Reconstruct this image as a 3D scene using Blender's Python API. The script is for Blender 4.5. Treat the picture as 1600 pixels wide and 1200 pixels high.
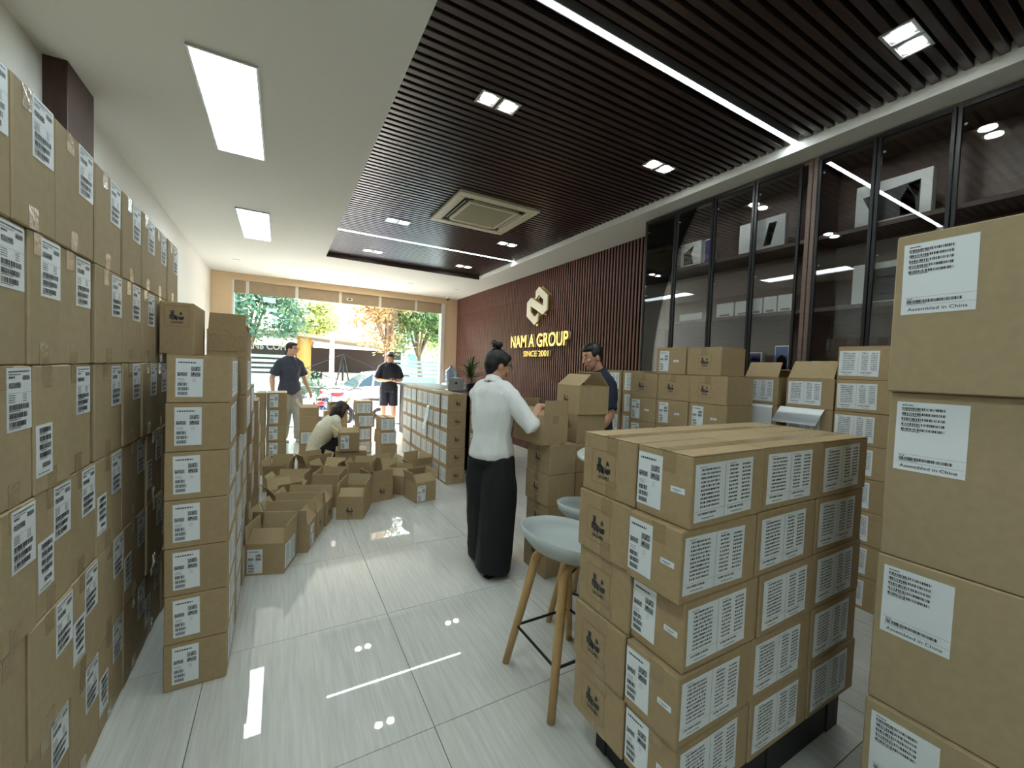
import bpy, bmesh, math, random
from mathutils import Vector, Matrix
random.seed(7)
R = math.radians
for o in list(bpy.data.objects): bpy.data.objects.remove(o)
SC = bpy.context.scene
COL = SC.collection

# ---------------------------------------------------------------- camera
cam_d = bpy.data.cameras.new('camera'); cam_d.sensor_width = 36.0
cam_d.lens = 639.6 / 1600 * 36.0; cam_d.clip_start = 0.05; cam_d.clip_end = 300
cam = bpy.data.objects.new('camera', cam_d); COL.objects.link(cam)
_psi, _th, _ro = 0.514821, 0.037505, 0.037728
_fw = Vector((math.sin(_psi)*math.cos(_th), math.cos(_psi)*math.cos(_th), -math.sin(_th)))
_rt = Vector((math.cos(_psi), -math.sin(_psi), 0)); _up = _rt.cross(_fw)
_r2 = math.cos(_ro)*_rt + math.sin(_ro)*_up; _u2 = -math.sin(_ro)*_rt + math.cos(_ro)*_up
cam.matrix_world = Matrix(((_r2.x, _u2.x, -_fw.x, 0), (_r2.y, _u2.y, -_fw.y, 0), (_r2.z, _u2.z, -_fw.z, 1.376), (0, 0, 0, 1)))
SC.camera = cam
# ---------------------------------------------------------------- sky, sun, exposure
W = bpy.data.worlds.new('sky'); SC.world = W; W.use_nodes = True
_n = W.node_tree; _n.nodes.clear()
_sky = _n.nodes.new('ShaderNodeTexSky'); _sky.sky_type = 'NISHITA'; _sky.sun_disc = False
_sky.sun_elevation = R(52); _sky.sun_rotation = R(-25); _sky.air_density = 1.6; _sky.dust_density = 5.0; _sky.ozone_density = 1.0
_bg = _n.nodes.new('ShaderNodeBackground'); _bg.inputs[1].default_value = 1.3
_wo = _n.nodes.new('ShaderNodeOutputWorld')
_n.links.new(_sky.outputs[0], _bg.inputs[0]); _n.links.new(_bg.outputs[0], _wo.inputs[0])
sun_d = bpy.data.lights.new('sun', 'SUN'); sun_d.energy = 13.0; sun_d.angle = R(1.0); sun_d.color = (1.0, 0.97, 0.92)
sun = bpy.data.objects.new('sun', sun_d); COL.objects.link(sun)
sun.rotation_euler = Vector((0.42, -1.0, -1.75)).to_track_quat('-Z', 'Y').to_euler(); sun.location = (0, 20, 20)
SC.view_settings.view_transform = 'Standard'; SC.view_settings.look = 'None'
SC.view_settings.exposure = 0.82; SC.view_settings.gamma = 1.0; SC.view_settings.use_curve_mapping = False
SC.cycles.use_denoising = True; SC.cycles.max_bounces = 8; SC.cycles.diffuse_bounces = 4; SC.cycles.glossy_bounces = 4
SC.cycles.transparent_max_bounces = 16; SC.cycles.sample_clamp_indirect = 6.0; SC.cycles.caustics_reflective = False; SC.cycles.caustics_refractive = False
PANEL_E, LED_E, SPOT_E = 8.6, 18.0, 85.0

# ---------------------------------------------------------------- materials
MAT = {}
def lin(c):
    return tuple(((v/12.92) if v <= 0.04045 else ((v+0.055)/1.055)**2.4) for v in [x/255 for x in c])
def mat(name, rgb, rough=0.6, metal=0.0, spec=0.5, noise=0.0, nscale=30.0, bump=0.0, bscale=200.0, rnd=0.0, stretch=None, coat=0.0, emit=None, estr=0.0, trans=0.0):
    m = bpy.data.materials.new(name); m.use_nodes = True; nt = m.node_tree; b = nt.nodes['Principled BSDF']
    c = lin(rgb); b.inputs['Base Color'].default_value = (*c, 1); b.inputs['Roughness'].default_value = rough
    b.inputs['Metallic'].default_value = metal; b.inputs['Specular IOR Level'].default_value = spec
    if coat: b.inputs['Coat Weight'].default_value = coat; b.inputs['Coat Roughness'].default_value = 0.05
    if trans: b.inputs['Transmission Weight'].default_value = trans
    if emit: b.inputs['Emission Color'].default_value = (*lin(emit), 1); b.inputs['Emission Strength'].default_value = estr
    col = None
    if noise or bump:
        tc = nt.nodes.new('ShaderNodeTexCoord'); mp = nt.nodes.new('ShaderNodeMapping')
        nt.links.new(tc.outputs['Object'], mp.inputs[0])
        if stretch: mp.inputs['Scale'].default_value = stretch
    if noise:
        t = nt.nodes.new('ShaderNodeTexNoise'); t.inputs['Scale'].default_value = nscale; t.inputs['Detail'].default_value = 5
        nt.links.new(mp.outputs[0], t.inputs[0])
        mr = nt.nodes.new('ShaderNodeMapRange'); mr.inputs[1].default_value = .25; mr.inputs[2].default_value = .75
        mr.inputs[3].default_value = 1-noise; mr.inputs[4].default_value = 1+noise
        nt.links.new(t.outputs['Fac'], mr.inputs[0])
        mx = nt.nodes.new('ShaderNodeMix'); mx.data_type = 'RGBA'; mx.blend_type = 'MULTIPLY'; mx.inputs[0].default_value = 1
        mx.inputs[6].default_value = (*c, 1); nt.links.new(mr.outputs[0], mx.inputs[7]); col = mx.outputs[2]
    if rnd:
        oi = nt.nodes.new('ShaderNodeObjectInfo'); hs = nt.nodes.new('ShaderNodeHueSaturation')
        mr2 = nt.nodes.new('ShaderNodeMapRange'); mr2.inputs[3].default_value = 1-rnd; mr2.inputs[4].default_value = 1+rnd
        nt.links.new(oi.outputs['Random'], mr2.inputs[0]); nt.links.new(mr2.outputs[0], hs.inputs['Value'])
        if col: nt.links.new(col, hs.inputs['Color'])
        else: hs.inputs['Color'].default_value = (*c, 1)
        col = hs.outputs[0]
    if col: nt.links.new(col, b.inputs['Base Color'])
    if bump:
        t2 = nt.nodes.new('ShaderNodeTexNoise'); t2.inputs['Scale'].default_value = bscale; t2.inputs['Detail'].default_value = 4
        nt.links.new(mp.outputs[0], t2.inputs[0]); bp = nt.nodes.new('ShaderNodeBump'); bp.inputs['Strength'].default_value = bump; bp.inputs['Distance'].default_value = 0.01
        nt.links.new(t2.outputs['Fac'], bp.inputs['Height']); nt.links.new(bp.outputs[0], b.inputs['Normal'])
    MAT[name] = m; return m
def emat(name, rgb, s):
    m = bpy.data.materials.new(name); m.use_nodes = True; nt = m.node_tree; nt.nodes.clear()
    e = nt.nodes.new('ShaderNodeEmission'); e.inputs[0].default_value = (*lin(rgb), 1); e.inputs[1].default_value = s
    o = nt.nodes.new('ShaderNodeOutputMaterial'); nt.links.new(e.outputs[0], o.inputs[0]); MAT[name] = m; return m
def glassmat(name, tint, rough=0.0, refl=1.0, ior=1.5):
    m = bpy.data.materials.new(name); m.use_nodes = True; nt = m.node_tree; nt.nodes.clear()
    t = nt.nodes.new('ShaderNodeBsdfTransparent'); t.inputs[0].default_value = (*tint, 1)
    g = nt.nodes.new('ShaderNodeBsdfGlossy'); g.inputs['Roughness'].default_value = rough
    fr = nt.nodes.new('ShaderNodeFresnel'); fr.inputs[0].default_value = ior
    mu = nt.nodes.new('ShaderNodeMath'); mu.operation = 'MULTIPLY'; mu.inputs[1].default_value = refl; mu.use_clamp = True
    nt.links.new(fr.outputs[0], mu.inputs[0])
    x = nt.nodes.new('ShaderNodeMixShader'); nt.links.new(mu.outputs[0], x.inputs[0]); nt.links.new(t.outputs[0], x.inputs[1]); nt.links.new(g.outputs[0], x.inputs[2])
    o = nt.nodes.new('ShaderNodeOutputMaterial'); nt.links.new(x.outputs[0], o.inputs[0]); MAT[name] = m; return m
mat('card', (166, 144, 110), .72, spec=.25, noise=.07, nscale=45, bump=.06, bscale=350, rnd=.055)
mat('card_in', (180, 161, 124), .8, spec=.2, noise=.05, nscale=30, rnd=.05)
mat('card_big', (168, 150, 118), .75, spec=.25, noise=.06, nscale=35, bump=.05, bscale=300, rnd=.045)
mat('tape', (160, 138, 104), .18, spec=.55, noise=.08, nscale=60, bump=.25, bscale=60)
mat('paper', (226, 232, 234), .45, spec=.4, rnd=.03)
mat('ink', (52, 54, 58), .6)
mat('ink_red', (150, 88, 60), .7)
mat('blue_ink', (60, 90, 170), .7)
mat('ceil', (222, 221, 214), .9, spec=.1, bump=.05, bscale=120)
mat('wall_white', (222, 220, 212), .9, spec=.1, bump=.1, bscale=180)
mat('grout', (96, 92, 84), .9)
mat('slat', (58, 43, 40), .28, spec=.8, noise=.2, nscale=14, stretch=(1, 1, 1), bump=.04, bscale=60)
mat('slat_back', (16, 11, 10), .9, spec=.05)
mat('wall_slat', (118, 82, 72), .5, spec=.3, noise=.14, nscale=10, bump=.04, bscale=60)
mat('dark_wood', (70, 48, 40), .42, noise=.22, nscale=8, stretch=(6, 6, .6))
mat('cab_wood', (104, 84, 74), .45, noise=.2, nscale=8, stretch=(6, .8, 6))
mat('cream_wood', (222, 196, 160), .55, noise=.06, nscale=9, stretch=(.6, 6, 6))
mat('valance', (168, 150, 124), .8, noise=.06, nscale=12)
mat('black_metal', (22, 22, 24), .38, metal=.3)
mat('white_plastic', (228, 228, 220), .4)
mat('ac_plastic', (206, 200, 172), .45)
mat('ac_grille', (120, 114, 96), .8, noise=.25, nscale=220)
mat('black', (12, 12, 13), .6)
mat('alu', (200, 200, 196), .35, metal=.7)
mat('silver', (214, 214, 210), .32, metal=.35)
mat('gold', (232, 196, 110), .28, metal=.85)
mat('sign_white', (244, 232, 206), .35)
mat('stool_seat', (172, 180, 177), .42, spec=.45)
mat('stool_wood', (186, 150, 98), .45, noise=.1, nscale=10, stretch=(8, 8, .8))
mat('marble', (206, 214, 206), .2, noise=.12, nscale=7)
mat('pallet', (28, 28, 30), .6)
mat('yellow', (226, 178, 40), .4)
mat('prod_white', (240, 243, 241), .4)
mat('prod_dark', (48, 44, 46), .4)
mat('prod_orange', (200, 120, 70), .4)
mat('prod_blue', (70, 110, 180), .4)
mat('prod_pink', (206, 90, 130), .4)
mat('prod_teal', (90, 150, 150), .4)
mat('prod_red', (190, 80, 80), .4)
mat('prod_yellow', (220, 170, 90), .4)
mat('prod_purple', (70, 60, 120), .4)
mat('prod_grey', (120, 122, 124), .4)
emat('panel_e', (232, 250, 255), PANEL_E)
emat('led_e', (236, 250, 255), LED_E)
emat('spot_e', (244, 253, 250), SPOT_E)
emat('spot_s', (255, 250, 236), 10)
glassmat('cab_glass', (1, 1, 1), 0.0, 1.25)
glassmat('shop_glass', (.87, .965, .955), 0.0, 1.0)
def filmmat():
    m = bpy.data.materials.new('frost'); m.use_nodes = True; nt = m.node_tree; nt.nodes.clear()
    t = nt.nodes.new('ShaderNodeBsdfTranslucent'); t.inputs[0].default_value = (.85, .95, .95, 1)
    d = nt.nodes.new('ShaderNodeBsdfDiffuse'); d.inputs[0].default_value = (.8, .86, .86, 1)
    x = nt.nodes.new('ShaderNodeMixShader'); x.inputs[0].default_value = .35
    nt.links.new(t.outputs[0], x.inputs[1]); nt.links.new(d.outputs[0], x.inputs[2])
    o = nt.nodes.new('ShaderNodeOutputMaterial'); nt.links.new(x.outputs[0], o.inputs[0]); MAT['frost'] = m
filmmat()
def tilemat():
    m = mat('tile', (204, 204, 196), .018, spec=.6, rnd=.012)
    nt = m.node_tree; b = nt.nodes['Principled BSDF']
    tc = nt.nodes.new('ShaderNodeTexCoord'); mp = nt.nodes.new('ShaderNodeMapping'); mp.inputs['Scale'].default_value = (34, 1.6, 1)
    oi = nt.nodes.new('ShaderNodeObjectInfo'); ad = nt.nodes.new('ShaderNodeVectorMath'); ad.operation = 'ADD'
    nt.links.new(tc.outputs['Object'], ad.inputs[0]); nt.links.new(oi.outputs['Random'], ad.inputs[1])
    nt.links.new(ad.outputs[0], mp.inputs[0])
    t = nt.nodes.new('ShaderNodeTexNoise'); t.inputs['Scale'].default_value = 2.2; t.inputs['Detail'].default_value = 6; t.inputs['Roughness'].default_value = .62
    nt.links.new(mp.outputs[0], t.inputs[0])
    cr = nt.nodes.new('ShaderNodeValToRGB'); cr.color_ramp.elements[0].position = .3; cr.color_ramp.elements[1].position = .72
    cr.color_ramp.elements[0].color = (*lin((190, 191, 184)), 1); cr.color_ramp.elements[1].color = (*lin((212, 213, 207)), 1)
    nt.links.new(t.outputs['Fac'], cr.inputs[0]); nt.links.new(cr.outputs[0], b.inputs['Base Color'])
tilemat()

# ---------------------------------------------------------------- mesh helpers
class MB:
    def __init__(s): s.v = []; s.f = []; s.m = []
    def add(s, vs, fs, mi=0, M=None):
        n = len(s.v)
        for v in vs:
            v = Vector(v); s.v.append(tuple(M @ v if M else v))
        for f in fs: s.f.append(tuple(i+n for i in f)); s.m.append(mi)
        return s
    def box(s, a, b, mi=0, M=None):
        x0, y0, z0 = a; x1, y1, z1 = b
        return s.add([(x0,y0,z0),(x1,y0,z0),(x1,y1,z0),(x0,y1,z0),(x0,y0,z1),(x1,y0,z1),(x1,y1,z1),(x0,y1,z1)],
            [(0,3,2,1),(4,5,6,7),(0,1,5,4),(1,2,6,5),(2,3,7,6),(3,0,4,7)], mi, M)
    def quad(s, x0, y0, x1, y1, z, mi=0, M=None):
        return s.add([(x0,y0,z),(x1,y0,z),(x1,y1,z),(x0,y1,z)], [(0,1,2,3)], mi, M)
    def prism(s, poly, z0, z1, mi=0, M=None):
        n = len(poly)
        return s.add([(x,y,z0) for x,y in poly]+[(x,y,z1) for x,y in poly],
            [tuple(range(n-1,-1,-1)), tuple(range(n,2*n))]+[(i,(i+1)%n,n+(i+1)%n,n+i) for i in range(n)], mi, M)
    def loft(s, rings, mi=0, M=None, cap=True):
        n = len(rings[0]); vs = [p for r in rings for p in r]; fs = []
        for k in range(len(rings)-1):
            for i in range(n):
                j = (i+1) % n; fs.append((k*n+i, k*n+j, (k+1)*n+j, (k+1)*n+i))
        if cap: fs.append(tuple(range(n-1,-1,-1))); fs.append(tuple(range((len(rings)-1)*n, len(rings)*n)))
        return s.add(vs, fs, mi, M)
    def tube(s, pts, rad, seg=10, mi=0, M=None, up=None, cap=True):
        """pts: centre line; rad: number, list of numbers or list of (side, front) radii"""
        pts = [Vector(p) for p in pts]; n = len(pts); rings = []
        if not isinstance(rad, (list,)): rad = [rad]*n
        ref = Vector(up) if up else None; prev = None
        for i, p in enumerate(pts):
            t = (pts[min(i+1,n-1)]-pts[max(i-1,0)]).normalized()
            if ref is not None: a = (ref - ref.dot(t)*t)
            elif prev is not None: a = prev - prev.dot(t)*t
            else:
                a = Vector((1,0,0)) if abs(t.x) < .8 else Vector((0,1,0)); a = a - a.dot(t)*t
            a.normalize(); prev = a; b = t.cross(a)
            r = rad[i]; ra, rb = r if isinstance(r, tuple) else (r, r)
            rings.append([tuple(p + a*ra*math.cos(2*math.pi*k/seg) + b*rb*math.sin(2*math.pi*k/seg)) for k in range(seg)])
        return s.loft(rings, mi, M, cap)
    def lathe(s, prof, seg=24, mi=0, M=None, c=(0,0,0)):
        rings = [[(c[0]+r*math.cos(2*math.pi*k/seg), c[1]+r*math.sin(2*math.pi*k/seg), c[2]+z) for k in range(seg)] for r, z in prof]
        return s.loft(rings, mi, M, True)
    def ball(s, c, r, seg=12, rings=8, mi=0, M=None):
        rx, ry, rz = r if isinstance(r, tuple) else (r, r, r); vs = [(c[0],c[1],c[2]-rz)]; fs = []
        for i in range(1, rings):
            a = -math.pi/2 + math.pi*i/rings
            for k in range(seg):
                b = 2*math.pi*k/seg; vs.append((c[0]+rx*math.cos(a)*math.cos(b), c[1]+ry*math.cos(a)*math.sin(b), c[2]+rz*math.sin(a)))
        vs.append((c[0],c[1],c[2]+rz)); top = len(vs)-1
        for k in range(seg): fs.append((0, 1+(k+1)%seg, 1+k)); fs.append((top, top-seg+k, top-seg+(k+1)%seg))
        for i in range(rings-2):
            for k in range(seg):
                a = 1+i*seg+k; b = 1+i*seg+(k+1)%seg; fs.append((a, b, b+seg, a+seg))
        return s.add(vs, fs, mi, M)
    def mesh(s, name, mats, smooth=False):
        me = bpy.data.meshes.new(name); me.from_pydata(s.v, [], s.f)
        for m in mats: me.materials.append(MAT[m])
        me.polygons.foreach_set('material_index', s.m)
        if smooth: me.polygons.foreach_set('use_smooth', [True]*len(s.f))
        me.update(); return me
def bevel_mesh(me, w, seg=1):
    bm = bmesh.new(); bm.from_mesh(me)
    bmesh.ops.bevel(bm, geom=bm.edges[:], offset=w, segments=seg, affect='EDGES', profile=.5)
    bmesh.ops.recalc_face_normals(bm, faces=bm.faces); bm.to_mesh(me); bm.free(); return me
def recalc(me):
    bm = bmesh.new(); bm.from_mesh(me); bmesh.ops.recalc_face_normals(bm, faces=bm.faces); bm.to_mesh(me); bm.free(); return me
def link(name, me, parent=None, loc=(0,0,0), rot=(0,0,0), M=None, **kw):
    o = bpy.data.objects.new(name, me); COL.objects.link(o)
    if parent: o.parent = parent
    if M is not None: o.matrix_local = M
    else: o.location = loc; o.rotation_euler = rot
    for k, v in kw.items(): o[k] = v
    return o
def thing(name, label, cat, loc=(0,0,0), rz=0, group=None):
    o = link(name, None, None, loc, (0,0,rz), label=label, category=cat)
    if group: o['group'] = group
    return o
def struct(name, me, parent=None, label=None, **kw):
    o = link(name, me, parent, **kw)
    if not parent: o['kind'] = 'structure'
    if label: o['label'] = label
    return o
_boxc = {}
def bxmesh(sx, sy, sz, m, bev=0.0, name='block'):
    k = (round(sx,4), round(sy,4), round(sz,4), m, bev)
    if k not in _boxc:
        me = MB().box((-sx/2,-sy/2,0), (sx/2,sy/2,sz)).mesh(name, [m])
        if bev: bevel_mesh(me, bev)
        _boxc[k] = me
    return _boxc[k]
def blk(name, a, b, m, parent=None, bev=0.0, **kw):
    a = Vector(a); b = Vector(b); s = b-a
    return link(name, bxmesh(s.x, s.y, s.z, m, bev), parent, ((a.x+b.x)/2, (a.y+b.y)/2, a.z), **kw)
def text_mesh(txt, size, ext, m, align='CENTER', bold=0.0, sx=1.0):
    cu = bpy.data.curves.new('text', 'FONT'); cu.body = txt; cu.size = size; cu.extrude = ext; cu.align_x = align; cu.align_y = 'CENTER'; cu.offset = bold
    o = bpy.data.objects.new('text', cu); COL.objects.link(o); bpy.context.view_layer.update()
    me = bpy.data.meshes.new_from_object(o.evaluated_get(bpy.context.evaluated_depsgraph_get()))
    bpy.data.objects.remove(o); bpy.data.curves.remove(cu); me.materials.clear(); me.materials.append(MAT[m])
    if sx != 1: me.transform(Matrix.Scale(sx, 4, (1,0,0)))
    return me
def mb_text(mb, txt, size, x, y, z, mi, align='LEFT', bold=0.0, sx=1.0):
    me = text_mesh(txt, size, 0, 'ink', align, bold, sx)
    mb.add([(v.co.x+x, v.co.y+y, z) for v in me.vertices], [tuple(p.vertices) for p in me.polygons], mi); bpy.data.meshes.remove(me)
ORD = ['', 'first', 'second', 'third', 'fourth', 'fifth', 'sixth', 'seventh', 'eighth', 'ninth', 'tenth', 'eleventh', 'twelfth']
# ================================================================ THE ROOM
XL, XR, YB, YF, ZC = -1.16, 3.73, -3.2, 9.43, 3.0
fl = struct('floor', MB().box((XL-.1, YB-.1, -.12), (XR+.1, YF+.2, -.004)).mesh('floor', ['grout']), label='pale polished stone tile floor with dark thin joints')
_tiles = {}
def tile(x0, x1, y0, y1):
    k = (round(x1-x0,3), round(y1-y0,3))
    if k not in _tiles: _tiles[k] = MB().box((-k[0]/2+.0015, -k[1]/2+.0015, -.010), (k[0]/2-.0015, k[1]/2-.0015, 0)).mesh('tile', ['tile'])
    link('tile', _tiles[k], fl, ((x0+x1)/2, (y0+y1)/2, 0))
tx, ty = .798, .802
for i in range(-3, 6):
    for j in range(-6, 11):
        x0 = max(.530+i*tx, XL); x1 = min(.530+(i+1)*tx, XR); y0 = max(1.437+j*ty, YB); y1 = min(1.437+(j+1)*ty, YF+.15)
        if x1-x0 > .02 and y1-y0 > .02: tile(x0, x1, y0, y1)
struct('wall_left', MB().box((XL-.15, YB-.1, -.1), (XL, YF+.2, ZC+.2)).mesh('wall', ['wall_white']))
struct('wall_back', MB().box((XL-.1, YB-.15, -.1), (XR+.2, YB, ZC+.2)).mesh('wall', ['wall_white']))
struct('trim_1', bevel_mesh(MB().box((XL-.02, 3.295, 0), (-1.06, 3.664, ZC-.001)).mesh('pilaster', ['dark_wood']), .003), label='dark brown wooden pilaster on the left wall')
CX0, CX1, CY0, CY1, ZS = .583, 3.18, -2.4, 7.02, 3.065
ce = struct('ceiling', MB().box((XL-.1, YB-.1, ZC), (CX0, YF+.2, ZC+.25)).box((CX1, YB-.1, ZC), (XR+.2, YF+.2, ZC+.25))
    .box((CX0, CY1, ZC), (CX1, YF+.2, ZC+.25)).box((CX0, YB-.1, ZC), (CX1, CY0, ZC+.25)).mesh('ceiling', ['ceil']))
struct('slat_backing', MB().box((CX0-.01, CY0-.01, 3.115), (CX1+.01, CY1+.01, 3.15)).mesh('backing', ['slat_back']), ce)
struct('coffer_edge', MB().box((CX0+.001, CY1-.012, ZC+.002), (CX1-.001, CY1, 3.11)).mesh('edge', ['dark_wood']), ce)
pit = .063; sl = bevel_mesh(MB().box((CX0, -.0195, 0), (CX1, .0195, .045)).mesh('slat', ['slat']), .003)
LEDY = (1.645, 5.712)
k = 0; y = CY0 + .04
while y < CY1 - .03:
    if not any(abs(y-l) < .045 for l in LEDY): link('slat', sl, ce, (0, y, ZS))
    y += pit
for i, l in enumerate(LEDY):
    t = thing('led_strip', ['long recessed white light strip across the slatted ceiling nearest the camera', 'far white light strip across the slatted ceiling beyond the air conditioner'][i], 'light', (0, l, ZS), group='ceiling light strips')
    link('diffuser', MB().box((CX0+.002, -.016, .0), (CX1-.002, .016, .008)).mesh('diffuser', ['led_e']), t)
    link('channel', MB().box((CX0+.002, -.024, .0005), (CX1-.002, -.0165, .05)).box((CX0+.002, .0165, .0005), (CX1-.002, .024, .05)).mesh('channel', ['alu']), t)
# slatted wall on the right
wr = struct('wall_right', MB().box((XR, YB-.1, -.1), (XR+.15, YF+.2, ZC+.2)).mesh('wall', ['slat_back']), label='dark slatted wood wall behind the sign')
ws = bevel_mesh(MB().box((-.011, -.015, .002), (0, .015, ZC-.002)).mesh('slat', ['wall_slat']), .003)
y = 3.235
while y < YF-.02: link('slat', ws, wr, (XR, y, 0)); y += .056
# ceiling panels
pm1 = MB().box((-.15,-.6,-.002), (.15,.6,.0)).mesh('diffuser', ['panel_e'])
pm2 = MB().box((-.162,-.612,-.012), (-.15,.612,0)).box((.15,-.612,-.012), (.162,.612,0)).box((-.15,-.612,-.012), (.15,-.6,0)).box((-.15,.6,-.012), (.15,.612,0)).mesh('frame', ['alu'])
for i, (py, lb) in enumerate(((3.37, 'large bright rectangular ceiling panel nearest the tall box wall'), (5.99, 'smaller looking far rectangular ceiling panel towards the shop front'), (.75, 'bright rectangular ceiling panel above the camera'), (-1.87, 'bright rectangular ceiling panel behind the camera'))):
    t = thing('ceiling_panel_light', lb, 'light', (-.295, py, ZC-.001), group='ceiling panel lights')
    link('diffuser', pm1, t); link('frame', pm2, t)
# twin downlights
dl_fr = MB()
for sx in (-.071, .071):
    dl_fr.box((sx-.066,-.066,-.006), (sx+.066,-.052,0)).box((sx-.066,.052,-.006), (sx+.066,.066,0)).box((sx-.066,-.052,-.006), (sx-.052,.052,0)).box((sx+.052,-.052,-.006), (sx+.066,.052,0))
dl_fr = dl_fr.mesh('frame', ['alu'])
dl_l = MB().lathe([(.001,0),(.042,0),(.042,.006),(.001,.006)], 20).mesh('lens', ['spot_e'])
dl_b = MB().box((-.052,-.052,.002), (.052,.052,.012)).mesh('reflector', ['alu'])
_rn = {.884: 'above the tall right-hand boxes', 2.40: 'between the near light strip and the air conditioner', 4.965: 'just beyond the air conditioner', 6.49: 'nearest the far edge of the slatted ceiling', -.64: 'behind the camera'}
for dx, sd in ((1.18, 'left-hand'), (2.655, 'right-hand')):
    for dy in _rn:
        t = thing('twin_downlight', '%s square twin downlight in the slats %s' % (sd, _rn[dy]), 'light', (dx, dy, ZS-.001), group='twin downlights')
        link('frame', dl_fr, t)
        for sx in (-.071, .071): link('reflector', dl_b, t, (sx, 0, -.004)); link('lens', dl_l, t, (sx, 0, -.008))
sm_r = MB().lathe([(.030,0),(.052,0),(.050,-.006),(.032,-.006)], 20).mesh('ring', ['white_plastic']); sm_l = MB().lathe([(.001,-.003),(.032,-.003),(.032,0),(.001,0)], 20).mesh('lens', ['spot_s'])
for i, dx in enumerate((-.665, .301, 1.266, 2.229, 3.207)):
    t = thing('round_downlight', '%s small round downlight from the left in the row above the shop window' % ORD[i+1], 'light', (dx, 8.22, ZC-.001), group='round downlights by the window')
    link('trim_ring', sm_r, t); link('lens', sm_l, t)
# air conditioner cassette
ac = thing('ceiling_air_conditioner', 'cream square ceiling cassette air conditioner set in dark slats', 'air conditioner', (1.913, 4.165, ZS-.03))
fr = MB().box((-.455,-.455,0), (.455,-.36,.03)).box((-.455,.36,0), (.455,.455,.03)).box((-.455,-.36,0), (-.36,.36,.03)).box((.36,-.36,0), (.455,.36,.03))
link('panel', bevel_mesh(fr.mesh('panel', ['ac_plastic']), .004), ac)
link('duct', MB().box((-.36,-.36,.022), (.36,.36,.03)).mesh('duct', ['black']), ac)
link('intake_frame', bevel_mesh(MB().box((-.29,-.29,-.004), (.29,-.255,.02)).box((-.29,.255,-.004), (.29,.29,.02)).box((-.29,-.255,-.004), (-.255,.255,.02)).box((.255,-.255,-.004), (.29,.255,.02)).mesh('fr', ['ac_plastic']), .003), ac)
gr = link('grille', MB().box((-.255,-.255,.006), (.255,.255,.012)).mesh('grille', ['ac_grille']), ac)
gm = MB().box((-.25,-.003,.0), (.25,.003,.006)).mesh('bar', ['ac_plastic'])
for i in range(26): link('grille_bar', gm, gr, (0, -.24+i*.0192, 0))
for rz in range(4):
    link('louver', bevel_mesh(MB().box((-.26,-.012,-.002), (.26,.012,.003)).mesh('louver', ['ac_plastic']), .001), ac, M=Matrix.Rotation(rz*math.pi/2, 4, 'Z') @ Matrix.Translation((0,-.325,.006)) @ Matrix.Rotation(R(38 if rz in (0,3) else 10), 4, 'X'))
# ---------------- shop front
wf = struct('wall_front', MB().box((XL-.1, YF, 2.88), (XR+.1, YF+.22, ZC+.2)).box((XL-.1, YF, -.1), (-.83, YF+.22, 2.88)).box((3.42, YF, -.1), (XR+.1, YF+.22, 2.88)).mesh('wall', ['cream_wood']), label='pale wood clad wall around the shop window')
wn = struct('window_1', bevel_mesh(MB().box((-.83, YF-.012, 0), (-.795, YF+.16, 2.88)).box((3.33, YF-.012, 0), (3.42, YF+.16, 2.88)).box((-.795, YF+.07, 2.80), (3.33, YF+.16, 2.88)).box((-.795, YF+.06, -.003), (.265, YF+.13, .03)).box((2.24, YF+.06, -.003), (3.33, YF+.13, .03)).mesh('frame', ['white_plastic']), .002), label='wide shop front window with open middle doorway')
link('window_lintel', MB().box((-.86, YF-.02, 2.865), (3.45, YF, 2.90)).mesh('lintel', ['cream_wood']), wn)
for x0, x1 in ((-.795, .265), (2.24, 3.33)):
    link('glass_pane', MB().box((x0, YF+.09, .03), (x1, YF+.102, 2.80)).mesh('pane', ['shop_glass']), wn)
    top = 1.18 if x0 < 0 else 1.18
    fm = MB().box((x0+.01, YF+.0865, .04), (x1-.01, YF+.0885, 1.10))
    link('frosted_film', fm.mesh('film', ['frost']), wn)
    st = MB().box((x0+.01, -.001, 0), (x1-.01, .001, .055)).mesh('stripe', ['frost'])
    for q in range(4): link('frosted_stripe', st, wn, (0, YF+.0875, 1.135+q*.095))
link('window_lettering', text_mesh('ANS COFFEE', .17, .001, 'paper', 'LEFT', .004, .92), wn, M=Matrix.Translation((-.60, YF+.085, 1.63)) @ Matrix.Rotation(R(90), 4, 'X'))
# roller blind pelmet with white joints
vl = struct('trim_2', MB().box((-.795, YF+.02, 2.63), (3.33, YF+.06, 2.865)).mesh('pelmet', ['valance']), label='grey brown pelmet band over the window')
for vx in (-.58, .26, 1.08, 1.90, 2.71): link('joint_strip', bxmesh(.055, .006, .2345, 'white_plastic'), vl, (vx, YF+.0165, 2.63))
t = thing('door_sensor', 'small white motion sensor box on the window pelmet', 'sensor', (1.26, YF+.02, 2.70))
link('housing', bevel_mesh(MB().box((-.06,-.035,0), (.06,0,.05)).mesh('h', ['white_plastic']), .006), t); link('sensor_window', MB().box((-.03,-.037,.012), (.03,-.034,.036)).mesh('w', ['black']), t)
t = thing('security_camera', 'small dark dome security camera in the ceiling corner above the pelmet', 'camera', (3.42, 9.28, ZC))
link('mount', MB().lathe([(.001,-.03),(.045,-.03),(.05,0),(.001,0)], 18).mesh('m', ['white_plastic']), t)
link('dome', MB().ball((0,0,-.035), (.034,.034,.034), 14, 8).mesh('dome', ['black'], True), t)
struct('door_threshold', MB().box((-.83, YF+.17, -.12), (3.42, YF+.6, -.03)).mesh('step', ['tile']), fl)

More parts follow.
